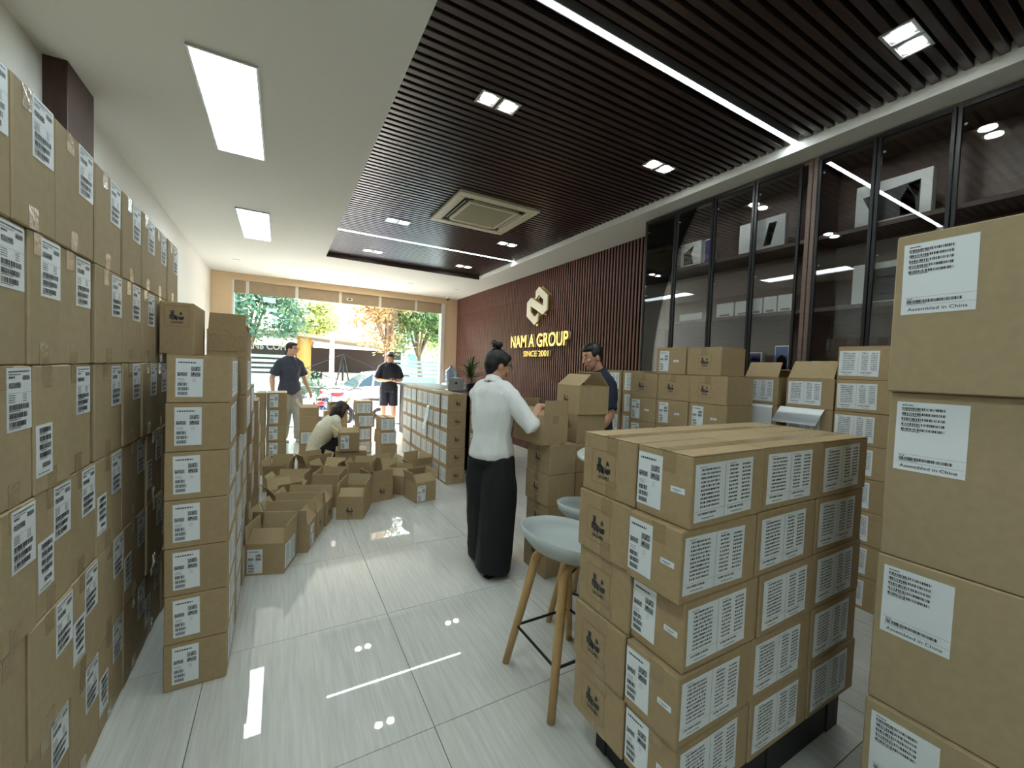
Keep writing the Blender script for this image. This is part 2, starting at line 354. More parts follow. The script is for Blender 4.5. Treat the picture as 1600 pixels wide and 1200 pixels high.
# ================================================================ SIGN on the slatted wall
XS = XR-.011
sg = thing('logo_emblem', 'pale hexagonal interlocking emblem mounted on the slatted wall', 'sign', (XS, 5.72, 2.42))
def side(M0=None): return Matrix(((0,0,-1,0),(-1,0,0,0),(0,1,0,0),(0,0,0,1)))   # local x -> -y, y -> z, z -> -x
SM = side()
_e = lambda P: [((x-.5)*.62, (y-.5)*.62) for x, y in P]
PA = [(0,.64),(.20,.76),(.20,.37),(.41,.22),(.58,.32),(.58,.10),(.41,0),(0,.27)]
P1, P2 = _e(PA), _e([(1-x, 1-y) for x, y in PA]); P3 = _e([(.20,.76),(.20,.53),(.80,.24),(.80,.47)])
for P in (P1, P2, P3):
    link('ribbon', bevel_mesh(recalc(MB().prism(P, .045, .075).mesh('ribbon', ['sign_white'])), .003), sg, M=SM.copy())
    link('ribbon_return', recalc(MB().prism([(x*1.04+.012, z*1.04) for x, z in P], .0, .02).mesh('ret', ['gold'])), sg, M=SM.copy())
for dz, txt, sz, yy, lab, nm in ((1.845, 'NAM A GROUP', .30, 5.72, 'gold raised capital letters spelling the company name on the slatted wall', 'sign_lettering'), (1.635, 'SINCE 2001', .135, 5.72, 'small gold raised line of letters and year under the company name', 'sign_lettering')):
    t = thing(nm, lab, 'sign', (XS, yy, dz))
    for ch in (0, 1):
        me = text_mesh(txt, sz, .012 if ch == 0 else .004, 'gold' if ch == 0 else 'sign_white', 'CENTER', (sz*(.014 if ch == 0 else .020)) if sz > .2 else 0, 1.0)
        wdt = max(v.co.x for v in me.vertices)-min(v.co.x for v in me.vertices); tgt = 1.72 if sz > .2 else .76
        me.transform(Matrix.Scale(tgt/wdt, 4, (1,0,0)))
        link('letters' if ch == 0 else 'backing_letters', me, t, M=Matrix.Translation((-.045 if ch == 0 else -.012, 0, 0)) @ SM)
# ================================================================ CARTON LABELS AND PRINTS (flat print meshes, shared)
_rg = random.Random(3)
def bars(mb, x, y, w, h, n, z, mi):
    cx = 0.0; ws = []
    for i in range(n): ws.append((_rg.choice((.5, 1, 1, 1.6, 2.2)), _rg.choice((.5, .8, 1.2))))
    tot = sum(a+b for a, b in ws); s = w/tot
    for a, b in ws:
        mb.quad(x+cx, y, x+cx+a*s, y+h, z, mi); cx += (a+b)*s
def codeblock(mb, x, y, w, h, z, mi):
    nx, ny = 24, 9
    for i in range(nx):
        for j in range(ny):
            if (i+j) % 2 == 0 or _rg.random() < .22: mb.quad(x+w*i/nx, y+h*j/ny, x+w*(i+1)/nx, y+h*(j+1)/ny, z, mi)
def words(mb, x, y, w, h, z, mi):
    cx = 0
    while cx < w:
        l = _rg.uniform(.5, 1.6)*h; l = min(l, w-cx); mb.quad(x+cx, y, x+cx+l, y+h, z, mi); cx += l+h*.35
def sheet(w, h):
    return MB().box((-w/2, -h/2, 0), (w/2, h/2, .0006))
ZP = .0010
def l_multi(w, h):
    m = sheet(w, h); x0, y0 = -w/2, -h/2
    m.quad(x0+w*.495, y0, x0+w*.4985, y0+h, ZP, 1); m.quad(x0, y0+h*.185, x0+w, y0+h*.188, ZP, 1)
    for k in range(10):
        y = y0+h*(.88-.071*k)
        bars(m, x0+w*.09, y, w*.32, h*.034, 16, ZP, 1)
        for q in (.57, .80): bars(m, x0+w*q, y, w*.16, h*.034, 9, ZP, 1)
    for q in (.06, .56): bars(m, x0+w*q, y0+h*.115, w*.30, h*.036, 15, ZP, 1); words(m, x0+w*(q+.06), y0+h*.045, w*.2, h*.016, ZP, 1); words(m, x0+w*q, y0+h*.94, w*.12, h*.01, ZP, 1)
    return m.mesh('label', ['paper', 'ink'])
def l_ship(w, h):
    m = sheet(w, h); x0, y0 = -w/2, -h/2
    words(m, x0+w*.1, y0+h*.88, w*.64, h*.035, ZP, 1)
    codeblock(m, x0+w*.55, y0+h*.68, w*.36, h*.115, ZP, 1); codeblock(m, x0+w*.55, y0+h*.53, w*.36, h*.115, ZP, 1); codeblock(m, x0+w*.06, y0+h*.54, w*.36, h*.10, ZP, 1)
    for k in range(3): words(m, x0+w*.08, y0+h*(.47-.03*k), w*.25, h*.008, ZP, 1); words(m, x0+w*.62, y0+h*(.47-.035*k), w*.12, h*.007, ZP, 1)
    for k in range(3): bars(m, x0+w*.08, y0+h*(.29-.12*k), w*(.36+.05*(k == 1)), h*.085, 18, ZP, 1)
    return m.mesh('label', ['paper', 'ink'])
def l_tall(w, h):
    m = sheet(w, h); x0, y0 = -w/2, -h/2
    words(m, x0+w*.06, y0+h*.93, w*.85, h*.022, ZP, 1); words(m, x0+w*.06, y0+h*.89, w*.5, h*.012, ZP, 1)
    codeblock(m, x0+w*.62, y0+h*.80, w*.3, h*.075, ZP, 1); bars(m, x0+w*.08, y0+h*.835, w*.24, h*.035, 12, ZP, 1); codeblock(m, x0+w*.08, y0+h*.68, w*.46, h*.09, ZP, 1)
    m.quad(x0, y0+h*.60, x0+w, y0+h*.603, ZP, 1)
    for k in range(4): words(m, x0+w*.07, y0+h*(.565-.035*k), w*.25, h*.013, ZP, 1); words(m, x0+w*.62, y0+h*(.565-.035*k), w*.16, h*.013, ZP, 1)
    for k in range(3): bars(m, x0+w*.08, y0+h*(.34-.135*k), w*(.8-.06*k), h*.085, 22, ZP, 1); words(m, x0+w*.08, y0+h*(.315-.135*k), w*.45, h*.014, ZP, 1)
    return m.mesh('label', ['paper', 'ink'])
def l_rev(w, h):   # the same sheet with blocks only, used lower on the cartons
    m = sheet(w, h); x0, y0 = -w/2, -h/2
    for k in range(4): bars(m, x0+w*.2, y0+h*(.84-.16*k), w*.7, h*.10, 18, ZP, 1); words(m, x0+w*.25, y0+h*(.81-.16*k), w*.4, h*.015, ZP, 1)
    codeblock(m, x0+w*.35, y0+h*.16, w*.5, h*.09, ZP, 1); words(m, x0+w*.1, y0+h*.05, w*.7, h*.02, ZP, 1)
    return m.mesh('label', ['paper', 'ink'])
def l_big(w, h):
    m = sheet(w, h); x0, y0 = -w/2, -h/2
    words(m, x0+w*.08, y0+h*.945, w*.16, h*.014, ZP, 1)
    for k in range(5): bars(m, x0+w*.08, y0+h*(.885-.075*k), w*.62, h*.036, 30, ZP, 1); words(m, x0+w*.09, y0+h*(.868-.075*k), w*.27, h*.012, ZP, 1)
    m.quad(x0+w*.05, y0+h*.235, x0+w, y0+h*.2375, ZP, 1); m.quad(x0+w*.05, y0+h*.12, x0+w, y0+h*.1225, ZP, 1)
    words(m, x0+w*.08, y0+h*.208, w*.08, h*.012, ZP, 1); bars(m, x0+w*.08, y0+h*.155, w*.75, h*.042, 44, ZP, 1); words(m, x0+w*.08, y0+h*.14, w*.27, h*.010, ZP, 1)
    mb_text(m, 'Assembled in China', h*.062, 0, y0+h*.065, ZP, 1, 'CENTER', .00012, 1.2)
    return m.mesh('label', ['paper', 'ink'])
def l_mini(w, h):
    m = sheet(w, h); words(m, -w*.36, -h*.05, w*.6, h*.16, ZP, 1); words(m, -w*.2, -h*.28, w*.3, h*.1, ZP, 1); return m.mesh('label', ['paper', 'blue_ink'])
def l_logo(w, h):
    m = MB(); t = .0022; x0, y0 = -w/2, -h/2
    for i in range(22):                                     # hatched border
        a = x0+w*i/22; b = a+w/22*.75; m.quad(a, y0, b, y0+t, .0008, 1); m.quad(a, -y0-t, b, -y0, .0008, 1)
        a = y0+h*i/22; b = a+h/22*.75; m.quad(x0, a, x0+t, b, .0008, 1); m.quad(-x0-t, a, -x0, b, .0008, 1)
    def q(a, b, c, d): m.quad(x0+w*a, y0+h*b, x0+w*c, y0+h*d, .0008, 0)
    q(.24,.72,.40,.76); q(.26,.58,.38,.71); q(.22,.50,.42,.57)                       # battery cells
    for a in (.20,.265,.33,.395): q(a,.36,a+.052,.55); 
    q(.30,.31,.36,.40); q(.40,.33,.52,.52); q(.46,.30,.52,.40); q(.54,.36,.66,.48); q(.60,.33,.72,.42); q(.66,.42,.78,.50); q(.72,.36,.78,.46); q(.56,.50,.60,.54)
    m.add([(x0+w*u, y0+h*v, .0008) for u, v in ((.60,.58),(.70,.58),(.73,.62),(.66,.74),(.63,.68),(.60,.66))], [(0,1,2,3,4,5)], 0)   # flame
    mb_text(m, 'UN3481', h*.15, 0, y0+h*.20, .0008, 0, 'CENTER', .0004, .95)
    return m.mesh('print', ['ink', 'ink_red'])
LAB = dict(multi=(l_multi(.262,.157), .262, .157), multin=(l_multi(.20,.155), .20, .155), ship=(l_ship(.088,.155), .088, .155), tall=(l_tall(.105,.150), .105, .150), rev=(l_rev(.085,.135), .085, .135),
    big=(l_big(.147,.198), .147, .198), mini=(l_mini(.046,.016), .046, .016), logo=(l_logo(.112,.114), .112, .114), logos=(l_logo(.10,.105), .10, .105))
PART = dict(multi='barcode_label', multin='barcode_label', ship='shipping_label', tall='shipping_label', rev='barcode_label', big='barcode_label', mini='sticker', logo='battery_mark', logos='battery_mark')
def face_m(f, sx, sy, sz, u, v):
    """u, v metres from the face centre; origin = box centre bottom"""
    if f == '-y': c, a, b, n = (u, -sy/2, sz/2+v), (1,0,0), (0,0,1), (0,-1,0)
    elif f == '+y': c, a, b, n = (-u, sy/2, sz/2+v), (-1,0,0), (0,0,1), (0,1,0)
    elif f == '-x': c, a, b, n = (-sx/2, -u, sz/2+v), (0,-1,0), (0,0,1), (-1,0,0)
    elif f == '+x': c, a, b, n = (sx/2, u, sz/2+v), (0,1,0), (0,0,1), (1,0,0)
    else: c, a, b, n = (u, v, sz), (1,0,0), (0,1,0), (0,0,1)
    return Matrix(((a[0],b[0],n[0],c[0]),(a[1],b[1],n[1],c[1]),(a[2],b[2],n[2],c[2]),(0,0,0,1)))
_tp = {}
def tape_mesh(w, h):
    k = (round(w,3), round(h,3))
    if k not in _tp: _tp[k] = MB().box((-w/2,-h/2,0), (w/2,h/2,.0005)).mesh('tape', ['tape'])
    return _tp[k]
_flc = {}
def flap_mesh(a, b):
    k = (round(a,3), round(b,3))
    if k not in _flc: _flc[k] = bevel_mesh(MB().box((-a/2,-b/2,0), (a/2,b/2,.0035)).mesh('flap', ['card']), .001)
    return _flc[k]
NB = [0]
def carton(x0, x1, y0, y1, z0, h, label, group, marks=(), m='card', tapes=(), top=None, jit=1.0, cat='box', rz=None):
    """marks: (face, kind, u, v); tapes: (face, 't'/'b', u); top: 'x'/'y' = direction of the top seam"""
    sx, sy = x1-x0-.004, y1-y0-.004; ht = h-.0045 if top else h-.0015
    j = _rg.uniform(-.003, .003)*jit; j2 = _rg.uniform(-.003, .003)*jit
    if rz is None: rz = R(_rg.uniform(-.7, .7))*jit
    o = link('cardboard_box', bxmesh(sx, sy, ht, m, .0035, 'carton'), None, ((x0+x1)/2+j, (y0+y1)/2+j2, z0), (0,0,rz), label=label, category=cat, group=group)
    NB[0] += 1
    for f, kind, u, v in marks:
        me, w, hh = LAB[kind]
        M = face_m(f, sx, sy, ht, u, v)
        link(PART[kind], me, o, M=M @ Matrix.Translation((0,0,.0003)) @ Matrix.Rotation(R(_rg.uniform(-1.2,1.2)*jit), 4, 'Z'))
    for f, e, u in tapes:
        L = .055; v = (ht/2-L/2-.001) if e == 't' else -(ht/2-L/2-.001)
        link('tape_strip', tape_mesh(.048, L), o, M=face_m(f, sx, sy, ht, u, v) @ Matrix.Translation((0,0,.0002)))
    if top:
        g = .003
        if top == 'x':
            for s in (-1, 1): link('flap', flap_mesh(sx-.002, sy/2-g), o, (0, s*(sy/4+g/4), ht))
            link('tape_strip', tape_mesh(sx, .048), o, (0, 0, ht+.0036))
        else:
            for s in (-1, 1): link('flap', flap_mesh(sx/2-g, sy-.002), o, (s*(sx/4+g/4), 0, ht))
            link('tape_strip', tape_mesh(.048, sy), o, (0, 0, ht+.0036))
    return o
# ---------------------------------------------------------------- open cartons
_oc = {}
def shell_mesh(w, d, h, t=.005):
    k = (round(w,3), round(d,3), round(h,3))
    if k not in _oc:
        X, Y = w/2, d/2; x, y = X-t, Y-t
        vs = [(-X,-Y,0),(X,-Y,0),(X,Y,0),(-X,Y,0),(-X,-Y,h),(X,-Y,h),(X,Y,h),(-X,Y,h),(-x,-y,h),(x,-y,h),(x,y,h),(-x,y,h),(-x,-y,t),(x,-y,t),(x,y,t),(-x,y,t)]
        fs = [(0,3,2,1),(0,1,5,4),(1,2,6,5),(2,3,7,6),(3,0,4,7),(4,5,9,8),(5,6,10,9),(6,7,11,10),(7,4,8,11),(8,9,13,12),(9,10,14,13),(10,11,15,14),(11,8,12,15),(12,13,14,15)]
        mb = MB().add(vs, fs); mb.m = [0]*5+[1]*9
        _oc[k] = mb.mesh('carton', ['card', 'card_in'])
    return _oc[k]
_fo = {}
def oflap(l, b):
    k = (round(l,3), round(b,3))
    if k not in _fo:
        c = .006; mb = MB().prism([(-l/2,0),(l/2,0),(l/2-c,b),(-l/2+c,b)], -.0022, .0022)
        mb.m = [1, 0]+[0]*4; _fo[k] = mb.mesh('flap', ['card', 'card_in'])
    return _fo[k]
def open_carton(cx, cy, rz, label, group, w=.23, d=.36, h=.2, z0=0.0, flaps=(0,0,0,0), marks=(), tapes=()):
    """flaps: angle from upright for front, right, back, left (positive leans outwards, None = no flap); w along local x, d along local y"""
    o = link('open_cardboard_box', shell_mesh(w, d, h), None, (cx, cy, z0), (0,0,R(rz)), label=label, category='box', group=group)
    b = min(w, d)/2-.004
    for (f, l, a, dist) in (('front', w, flaps[0], (0, -d/2+.0025)), ('right', d, flaps[1], (w/2-.0025, 0)), ('back', w, flaps[2], (0, d/2-.0025)), ('left', d, flaps[3], (-w/2+.0025, 0))):
        if a is None: continue
        rot = {'front': 0, 'right': 90, 'back': 180, 'left': 270}[f]
        M = Matrix.Translation((dist[0], dist[1], h)) @ Matrix.Rotation(R(rot), 4, 'Z') @ Matrix.Rotation(R(90+a), 4, 'X')
        link('flap', oflap(l-.012, b), o, M=M)
    for f, kind, u, v in marks:
        me = LAB[kind][0]; link(PART[kind], me, o, M=face_m(f, w, d, h, u, v) @ Matrix.Translation((0,0,.0003)))
    for f, e, u in tapes:
        L = .05; v = (h/2-L/2-.001) if e == 't' else -(h/2-L/2-.001)
        link('tape_strip', tape_mesh(.048, L), o, M=face_m(f, w, d, h, u, v) @ Matrix.Translation((0,0,.0002)))
    return o

# ================================================================ LEFT WALL OF BIG CARTONS (plane x = -0.54)
HB = .335
rows = {6: [1.16,1.398,1.60,1.862,1.89,2.145,2.162,2.397,2.617,2.874,3.125], 5: [1.22,1.467,1.632,1.862,1.89,2.149,2.40,2.636,2.914,3.175],
    4: [1.10,1.342,1.485,1.69,1.866,1.89,2.159,2.40,2.646,2.886,3.12], 3: [1.10,1.339,1.491,1.70,1.90,2.162,2.475,2.759,3.05], 2: [1.09,1.335,1.449,1.699,1.91,2.18,2.483,2.77,3.05], 1: [1.08,1.33,1.448,1.697,1.922,2.183,2.49,2.77,3.05]}
RN = {1: 'bottom row', 2: 'second row up', 3: 'third row up', 4: 'fourth row up', 5: 'fifth row up', 6: 'top row'}
for r, ys in rows.items():
    n = 0
    for a, b in zip(ys, ys[1:]):
        if b-a < .05: continue
        n += 1; mk = []; tp = []
        far = (b-a)/2-.058; hi = HB/2-.082
        if r >= 4:
            if b-a > .13: mk.append(('+x', 'tall', far+_rg.uniform(-.008,.004), hi+_rg.uniform(-.004,.004)))
            tp.append(('+x', 'b', -.01)); tp.append(('+x', 't', -.035))
            if r == 4 and n == 3: mk = [('+x', 'rev', -(b-a)/2+.05, -.055)]
        else:
            if b-a > .13: mk.append(('+x', 'tall', far, hi))
            if (n+r) % 2 == 0 and b-a > .2: mk.append(('+x', 'rev', -(b-a)/2+.055, -.03))
            tp.append(('+x', 't', -.02)); tp.append(('+x', 'b', -.02))
        dx = _rg.uniform(-.006, .004)
        carton(-1.10+dx, -.54+dx, a, b, (r-1)*HB, HB, 'large carton in the tall left box wall, %s, %s from the near end' % (RN[r], ORD[n]), 'tall wall of large cartons on the left', mk, 'card_big', tp, jit=.5)
# ---------------- two odd cartons lying on the small stacks behind it
carton(-.535, -.392, 2.66, 3.02, 1.386, .265, 'brown carton with battery mark standing on the small stacks beside the tall box wall', 'cartons on top of the left stacks', [('-y', 'logos', .0, .06)], jit=.2)
o = open_carton(-.277, 3.10, 0, 'carton wrapped in shiny clear tape on top of the left stacks', 'cartons on top of the left stacks', .20, .30, .155, 1.386, (0, None, -60, None), tapes=(('-y', 't', 0),))
link('tape_strip', bevel_mesh(MB().box((-.09,-.002,.0), (.09,.0,.10)).mesh('wrap', ['tape']), .0005), o, (0, -.1505, .03))

# ================================================================ LEFT STACKS OF SMALL CARTONS (seven high)
HS = .198
def shipface(sx, f='-y'): return [(f, 'ship', -sx/2+.075, .005)]
for c, (ya, yb, xo, nz) in enumerate(((2.08,2.47,0,7),(2.485,2.875,.03,7),(2.89,3.28,-.005,7),(3.295,3.685,.01,6))):
    for kz in range(nz):
        x1 = -.182+xo+_rg.uniform(-.008,.008)
        if c == 0: x1 = -.184
        if c == 1: x1 = -.150 if kz in (6, 5) else -.186+_rg.uniform(-.01,.01)
        mk = shipface(.216) + [('+x', 'multi', _rg.uniform(-.01,.01), 0)]
        carton(x1-.216, x1, ya, yb, kz*HS, HS, 'small carton in left stacks, %s from floor, %s column from camera' % (ORD[kz+1], ORD[c+1]), 'small cartons in the left stacks', mk, 'card', [], top='y' if kz == nz-1 else None, jit=.8)
for c, (ya, yb, nz) in enumerate(((4.05, 4.43, 5),)):
    for kz in range(nz):
        carton(-.37, -.155+_rg.uniform(-.01,.01), ya, yb, kz*.205, .205, 'plain carton in five-high stack beyond the left stacks, %s from floor' % ORD[kz+1], 'five-high stack beyond the left stacks', [('+x', 'multi', 0, 0)], 'card', top='y' if kz == nz-1 else None)
for kz in range(5):
    carton(-.142, .075, 5.65, 6.04, kz*.196, .196, 'labelled carton in the free stack near the grey trousered man, %s from floor' % ORD[kz+1], 'free stack near the standing man', shipface(.21)+[('+x', 'multi', 0, 0)], 'card', top='y' if kz == 4 else None)
for kz in range(5):
    carton(-.37, -.152, 5.62, 6.01, kz*.196, .196, 'carton tucked left of the free labelled stack, %s from floor' % ORD[kz+1], 'hidden side stack', shipface(.21), 'card', top='y' if kz == 4 else None)

# ================================================================ PALLET PILE, right foreground
PZ = .165
pal = thing('pallet', 'low dark pallet under the near right pile of cartons', 'pallet', (1.50, .91, 0))
for i in range(5): link('deck_board', bxmesh(.96, .07, .02, 'pallet', .002), pal, (0, -.16+i*.08, .144))
for i in range(2): link('skid', bxmesh(.94, .05, .143, 'pallet', .002), pal, (0, -.16+i*.32, 0))
for i in range(3): link('bearer', bxmesh(.09, .38, .144, 'pallet', .002), pal, (-.42+i*.42, 0, 0))
xs = [.934, 1.277, 1.631, 1.985]; YP = (.692, .883, 1.130)
for kz in range(5):
    for cx in range(3):
        for ry in range(2):
            z = PZ+kz*.2; mk = []; tp = []
            sh = (.012, .0, .02, -.012, .01)[kz]*(1 if ry == 0 else .4) + (.0 if cx < 2 else (.0,.01,-.01,.012,0)[kz])
            if cx == 0:
                mk = [('-x', 'ship', -.046, .004), ('-x', 'mini', .052, .0)] if ry == 0 else [('-x', 'logo', -.018, -.005)]
                tp = [('-x', 't', .018), ('-x', 'b', .018)] if ry else [('-x', 't', .018)]
            if ry == 0: mk.append(('-y', 'multi', -.024, 0))
            nm = 'carton in near right pallet pile, %s layer up, %s from left, %s row' % (ORD[kz+1], ORD[cx+1], 'front' if ry == 0 else 'rear')
            carton(xs[cx]+sh, xs[cx+1]+sh, YP[ry], YP[ry+1], z, .2, nm, 'cartons piled on the near right pallet', mk, 'card', tp, top='x' if kz == 4 else None, jit=.8)

# ================================================================ TALL STACK OF FOUR LARGE CARTONS, right edge
for kz, (a, b, dx) in enumerate(((0, .424, .0), (.424, .866, .012), (.866, 1.352, .018), (1.352, 1.80, -.006))):
    carton(1.56+dx, 1.97+dx, .03, .508, a, b-a, 'large carton with square label, %s of the four at the right edge' % ('lowest', 'second from the floor', 'third from the floor', 'topmost')[kz], 'large cartons at the right edge', [('-x', 'big', -.239+.0935, (b-a)/2-.127)], 'card_big', jit=.5)

# ================================================================ CARTONS ALONG THE GLASS CABINET
def row_x(xf, dep, ys, z, h, tag_, marks, grp, first=1, **kw):
    for i, (a, b) in enumerate(zip(ys, ys[1:])):
        carton(xf, xf+dep, b, a, z, h, tag_ % ORD[first+i], grp, marks(i, a-b), 'card', **kw)
GA = 'cartons stacked by the far cabinet'
yB = [2.53, 2.245, 1.95, 1.655]
for kz in range(7):
    lay = ORD[kz+1]
    row_x(2.58, .30, yB, kz*.197, .197, 'carton in three-wide cabinet stack, '+lay+' layer up, %s from slatted wall', (lambda i, w: [('-x', 'logos', -.02, .0)]) if kz == 6 else (lambda i, w: [('-x', 'ship', -w/2+.075, 0), ('-x', 'mini', .05, 0)]), GA, tapes=[('-x', 't', -.0)] if kz == 6 else [], top='x' if kz == 6 else None)
carton(2.585, 2.86, 1.995, 2.27, 1.379, .205, 'carton with shipping label on top of the three-wide cabinet stack', GA, [('-x', 'ship', -.06, 0), ('-x', 'mini', .05, 0)], top='x')
carton(2.58, 2.86, 1.715, 1.985, 1.379, .2, 'carton with black battery mark on top of the three-wide stack beside the tablet boxes', GA, [('-x', 'logos', .01, 0)], tapes=[('-x', 't', .0)], top='x')
GD = 'cartons stacked by the near cabinet'
for kz in range(7):
    if kz < 6:
        carton(3.08, 3.355, 1.60, 1.85, kz*.198, .198, 'carton under the paper slip by the cabinet, %s from the floor' % ORD[kz+1], GD, [('-x', 'multin', -.01, 0)])
        carton(3.08, 3.355, 1.262, 1.545, kz*.198, .198, 'carton in the stack with the slanting paper by the cabinet, %s from floor' % ORD[kz+1], GD, [('-x', 'multin', -.03, 0)])
    carton(3.075, 3.355, .975, 1.255, kz*.198, .198, 'carton in the eight-high stack beside the large right-edge boxes, %s from floor' % ORD[kz+1], GD, [('-x', 'multin', -.03, 0)])
carton(3.075, 3.355, .975, 1.255, 7*.198, .208, 'topmost carton of the eight-high stack beside the large right-edge boxes', GD, [('-x', 'multin', -.03, 0)], top='y')
open_carton(3.2175, 1.725, 0, 'open-topped carton by the cabinet with raised flap, next to the tablet boxes', GD, .275, .25, .198, 6*.198, (None, -62, None, 62-90), [('-x', 'multin', -.01, 0)])
open_carton(3.2175, 1.404, 0, 'open-topped carton by the cabinet, between the open carton and the eight-high stack', GD, .275, .283, .198, 6*.198, (None, -60, None, -30), [('-x', 'multin', -.03, 0)])
# paper slips
def slip(name, label, pts, w, loc):
    mb = MB(); t = .0006; n = len(pts); vs = []
    for x, z in pts: vs += [(x, -w/2, z), (x, w/2, z)]
    for x, z in pts: vs += [(x+t, -w/2, z+t), (x+t, w/2, z+t)]
    fs = []
    for i in range(n-1): fs += [(2*i, 2*i+1, 2*i+3, 2*i+2), (2*n+2*i, 2*n+2*i+2, 2*n+2*i+3, 2*n+2*i+1)]
    mb.add(vs, fs); o = link(name, recalc(mb.mesh('slip', ['paper'])), None, loc, label=label, category='paper'); return o
slip('paper_sheet', 'curled white sheet of paper hanging flat on the carton beside the black gap', [(3.09,0),(3.074,-.004),(3.068,-.02),(3.066,-.09),(3.064,-.17)], .215, (0, 1.735, 1.186))
slip('paper_sheet', 'white sheet of paper sticking out at a slant over a carton label', [(3.09,0),(3.07,.0),(3.03,-.035),(2.99,-.075),(2.965,-.10)], .27, (0, 1.44, 1.184))

# ================================================================ STACKS AROUND THE STANDING WOMAN
GW = 'cartons stacked in front of the standing woman'
for kz in range(4):
    z = (0, .28, .48, .685)[kz]; h = (.28, .2, .205, .2)[kz]
    carton(1.53+(.0,.005,-.006,.0)[kz], 1.75, 2.17, 2.45, z, h, 'battery mark carton in the stack by the woman in white, %s from floor' % ORD[kz+1], GW, [('-x', 'logos', -.0, 0)], tapes=[('-x', 'b', 0), ('-x', 't', 0)], top='y' if kz == 3 else None)
open_carton(1.57, 2.36, 4, 'open carton the woman in white is reaching into, tall front flap raised', GW, .21, .34, .19, .886, (0, 150, -20, -68), [('-x', 'logos', .03, 0)], tapes=[('-y', 't', 0)])
for kz in range(5):
    z = (0, .25, .46, .665, .868)[kz]; h = (.25, .21, .205, .203, .206)[kz]
    carton(1.80, 2.06, 2.24, 2.53, z, h, 'carton in the stack before the man in navy shirt, %s from floor' % ORD[kz+1], GW, [('-x', 'logos', -.0, 0)], tapes=[('-x', 'b', 0)], top='y' if kz == 4 else None)
open_carton(1.94, 2.37, -3, 'half-open carton with peaked flaps at chest height in front of the man in navy', GW, .255, .29, .20, 1.074, (None, -38, None, -50), [('-x', 'logos', -.02, 0)])

# ================================================================ LONG ROW OF CARTONS AT THE RECEPTION DESK
GR = 'five-high row of cartons before the reception desk'
for kz in range(5):
    for c in range(8):
        a = 4.44+c*.245+(.03 if (kz == 4 and c >= 5) else 0); xo = _rg.uniform(-.008,.008)
        mk = [('-x', 'multin', 0, 0)]
        if c == 0: mk.append(('-y', 'logos', .01, 0))
        carton(1.672+xo, 1.905+xo, a, a+.243, kz*.211, .211, 'carton in the long row before the desk, %s from floor, %s from front' % (ORD[kz+1], ORD[c+1]), GR, mk, 'card', top='y' if kz == 4 else None, jit=.7)
for kz in range(5):
    carton(1.945, 2.33, 4.20, 4.43, kz*.211, .211, 'carton half hidden behind the standing woman by the long row, %s from floor' % ORD[kz+1], GR, [('-x', 'ship', -.03, 0), ('-y', 'multi', .02, 0)], 'card', top='x' if kz == 4 else None)
slip('paper_sheet', 'white packing list curling off the long row of cartons', [(1.664,0),(1.655,-.01),(1.648,-.06),(1.64,-.12),(1.61,-.24),(1.60,-.30)], .10, (0, 5.1, .862))

# ================================================================ CARTONS AGAINST THE SLATTED WALL behind the man
GS = 'cartons by the slatted wall'
for kz in range(7):
    for c, (xa, ya) in enumerate(((2.80, 2.58), (2.80, 2.86))):
        carton(xa, xa+.38, ya, ya+.26, kz*.2, .2, 'carton by slatted wall behind the man in navy, %s from floor, %s column' % (ORD[kz+1], ('nearer', 'farther')[c]), GS, [('-x', 'multin', 0, 0)], top='x' if kz == 6 else None)

# ================================================================ EMPTY OPEN CARTONS ON THE FLOOR
GO = 'empty open cartons on the floor'
def oc_fr(px, py, rz, w, d, label, **kw):     # front-right bottom corner
    c, s = math.cos(R(rz)), math.sin(R(rz)); lx, ly = -w/2, d/2
    return open_carton(px+lx*c-ly*s, py+lx*s+ly*c, rz, label, kw.pop('group', GO), w, d, **kw)
oc_fr(.034, 2.955, -18, .228, .265, 'nearest open carton on the floor, shipping label facing the camera', flaps=(-52, 4, 10, 4), marks=[('-y','ship',-.055,-.01), ('+x','multin',-.01,0)])
oc_fr(.185, 3.215, -18, .37, .225, 'open carton right behind the nearest one, with label on its end', flaps=(2, -38, 8, 20), marks=[('+x','ship',.0,-.01)])
oc_fr(.262, 3.455, -18, .37, .205, 'third open carton back in the front line on the floor', flaps=(0, -40, 6, 25), marks=[('+x','logos',0,0)])
oc_fr(.345, 3.675, -21, .37, .20, 'fourth open carton back in the front line, left of the battery mark carton', flaps=(6, -48, 5, 22), marks=[('+x','logos',0,0)])
oc_fr(.648, 3.722, -21, .225, .37, 'open carton with battery mark facing the camera at the bend of the floor tiles', flaps=(-60, 5, 12, 2), marks=[('-y','logos',0,-.02)], tapes=[('-y','b',0)])
oc_fr(1.014, 4.184, 13, .226, .26, 'open carton with battery mark and its front flap standing straight up', flaps=(2, 4, -55, 14), marks=[('-y','logos',0,0)])
open_carton(1.142, 4.385, -43, 'dark sided open carton wedged behind two others in front of the long row', GO, .20, .20, .2, 0, (-45, 30, 5, 0))
oc_fr(1.405, 3.99, 10.7, .225, .25, 'open carton with white shipping label standing nearest the long row', flaps=(-52, 8, -20, 18), marks=[('-y','ship',-.05,-.01)])
open_carton(1.455, 4.84, 14, 'open carton with a bent flap behind the labelled carton by the long row', GO, .22, .30, .2, 0, (30, 6, 0, 55), [('-y','mini',0,0)])
open_carton(.045, 4.15, -70, 'open carton with pale inner flaps beside the left stacks', GO, .21, .22, .2, 0, (40, 12, 30, 25))
open_carton(.10, 4.46, -18, 'dark open carton in the middle of the floor heap left of the woman crouching', GO, .30, .22, .19, 0, (-40, 0, 15, 30))
open_carton(.435, 4.31, -20, 'open carton in the middle of the floor heap with tall side flaps', GO, .24, .31, .2, 0, (0, 0, 5, 0))
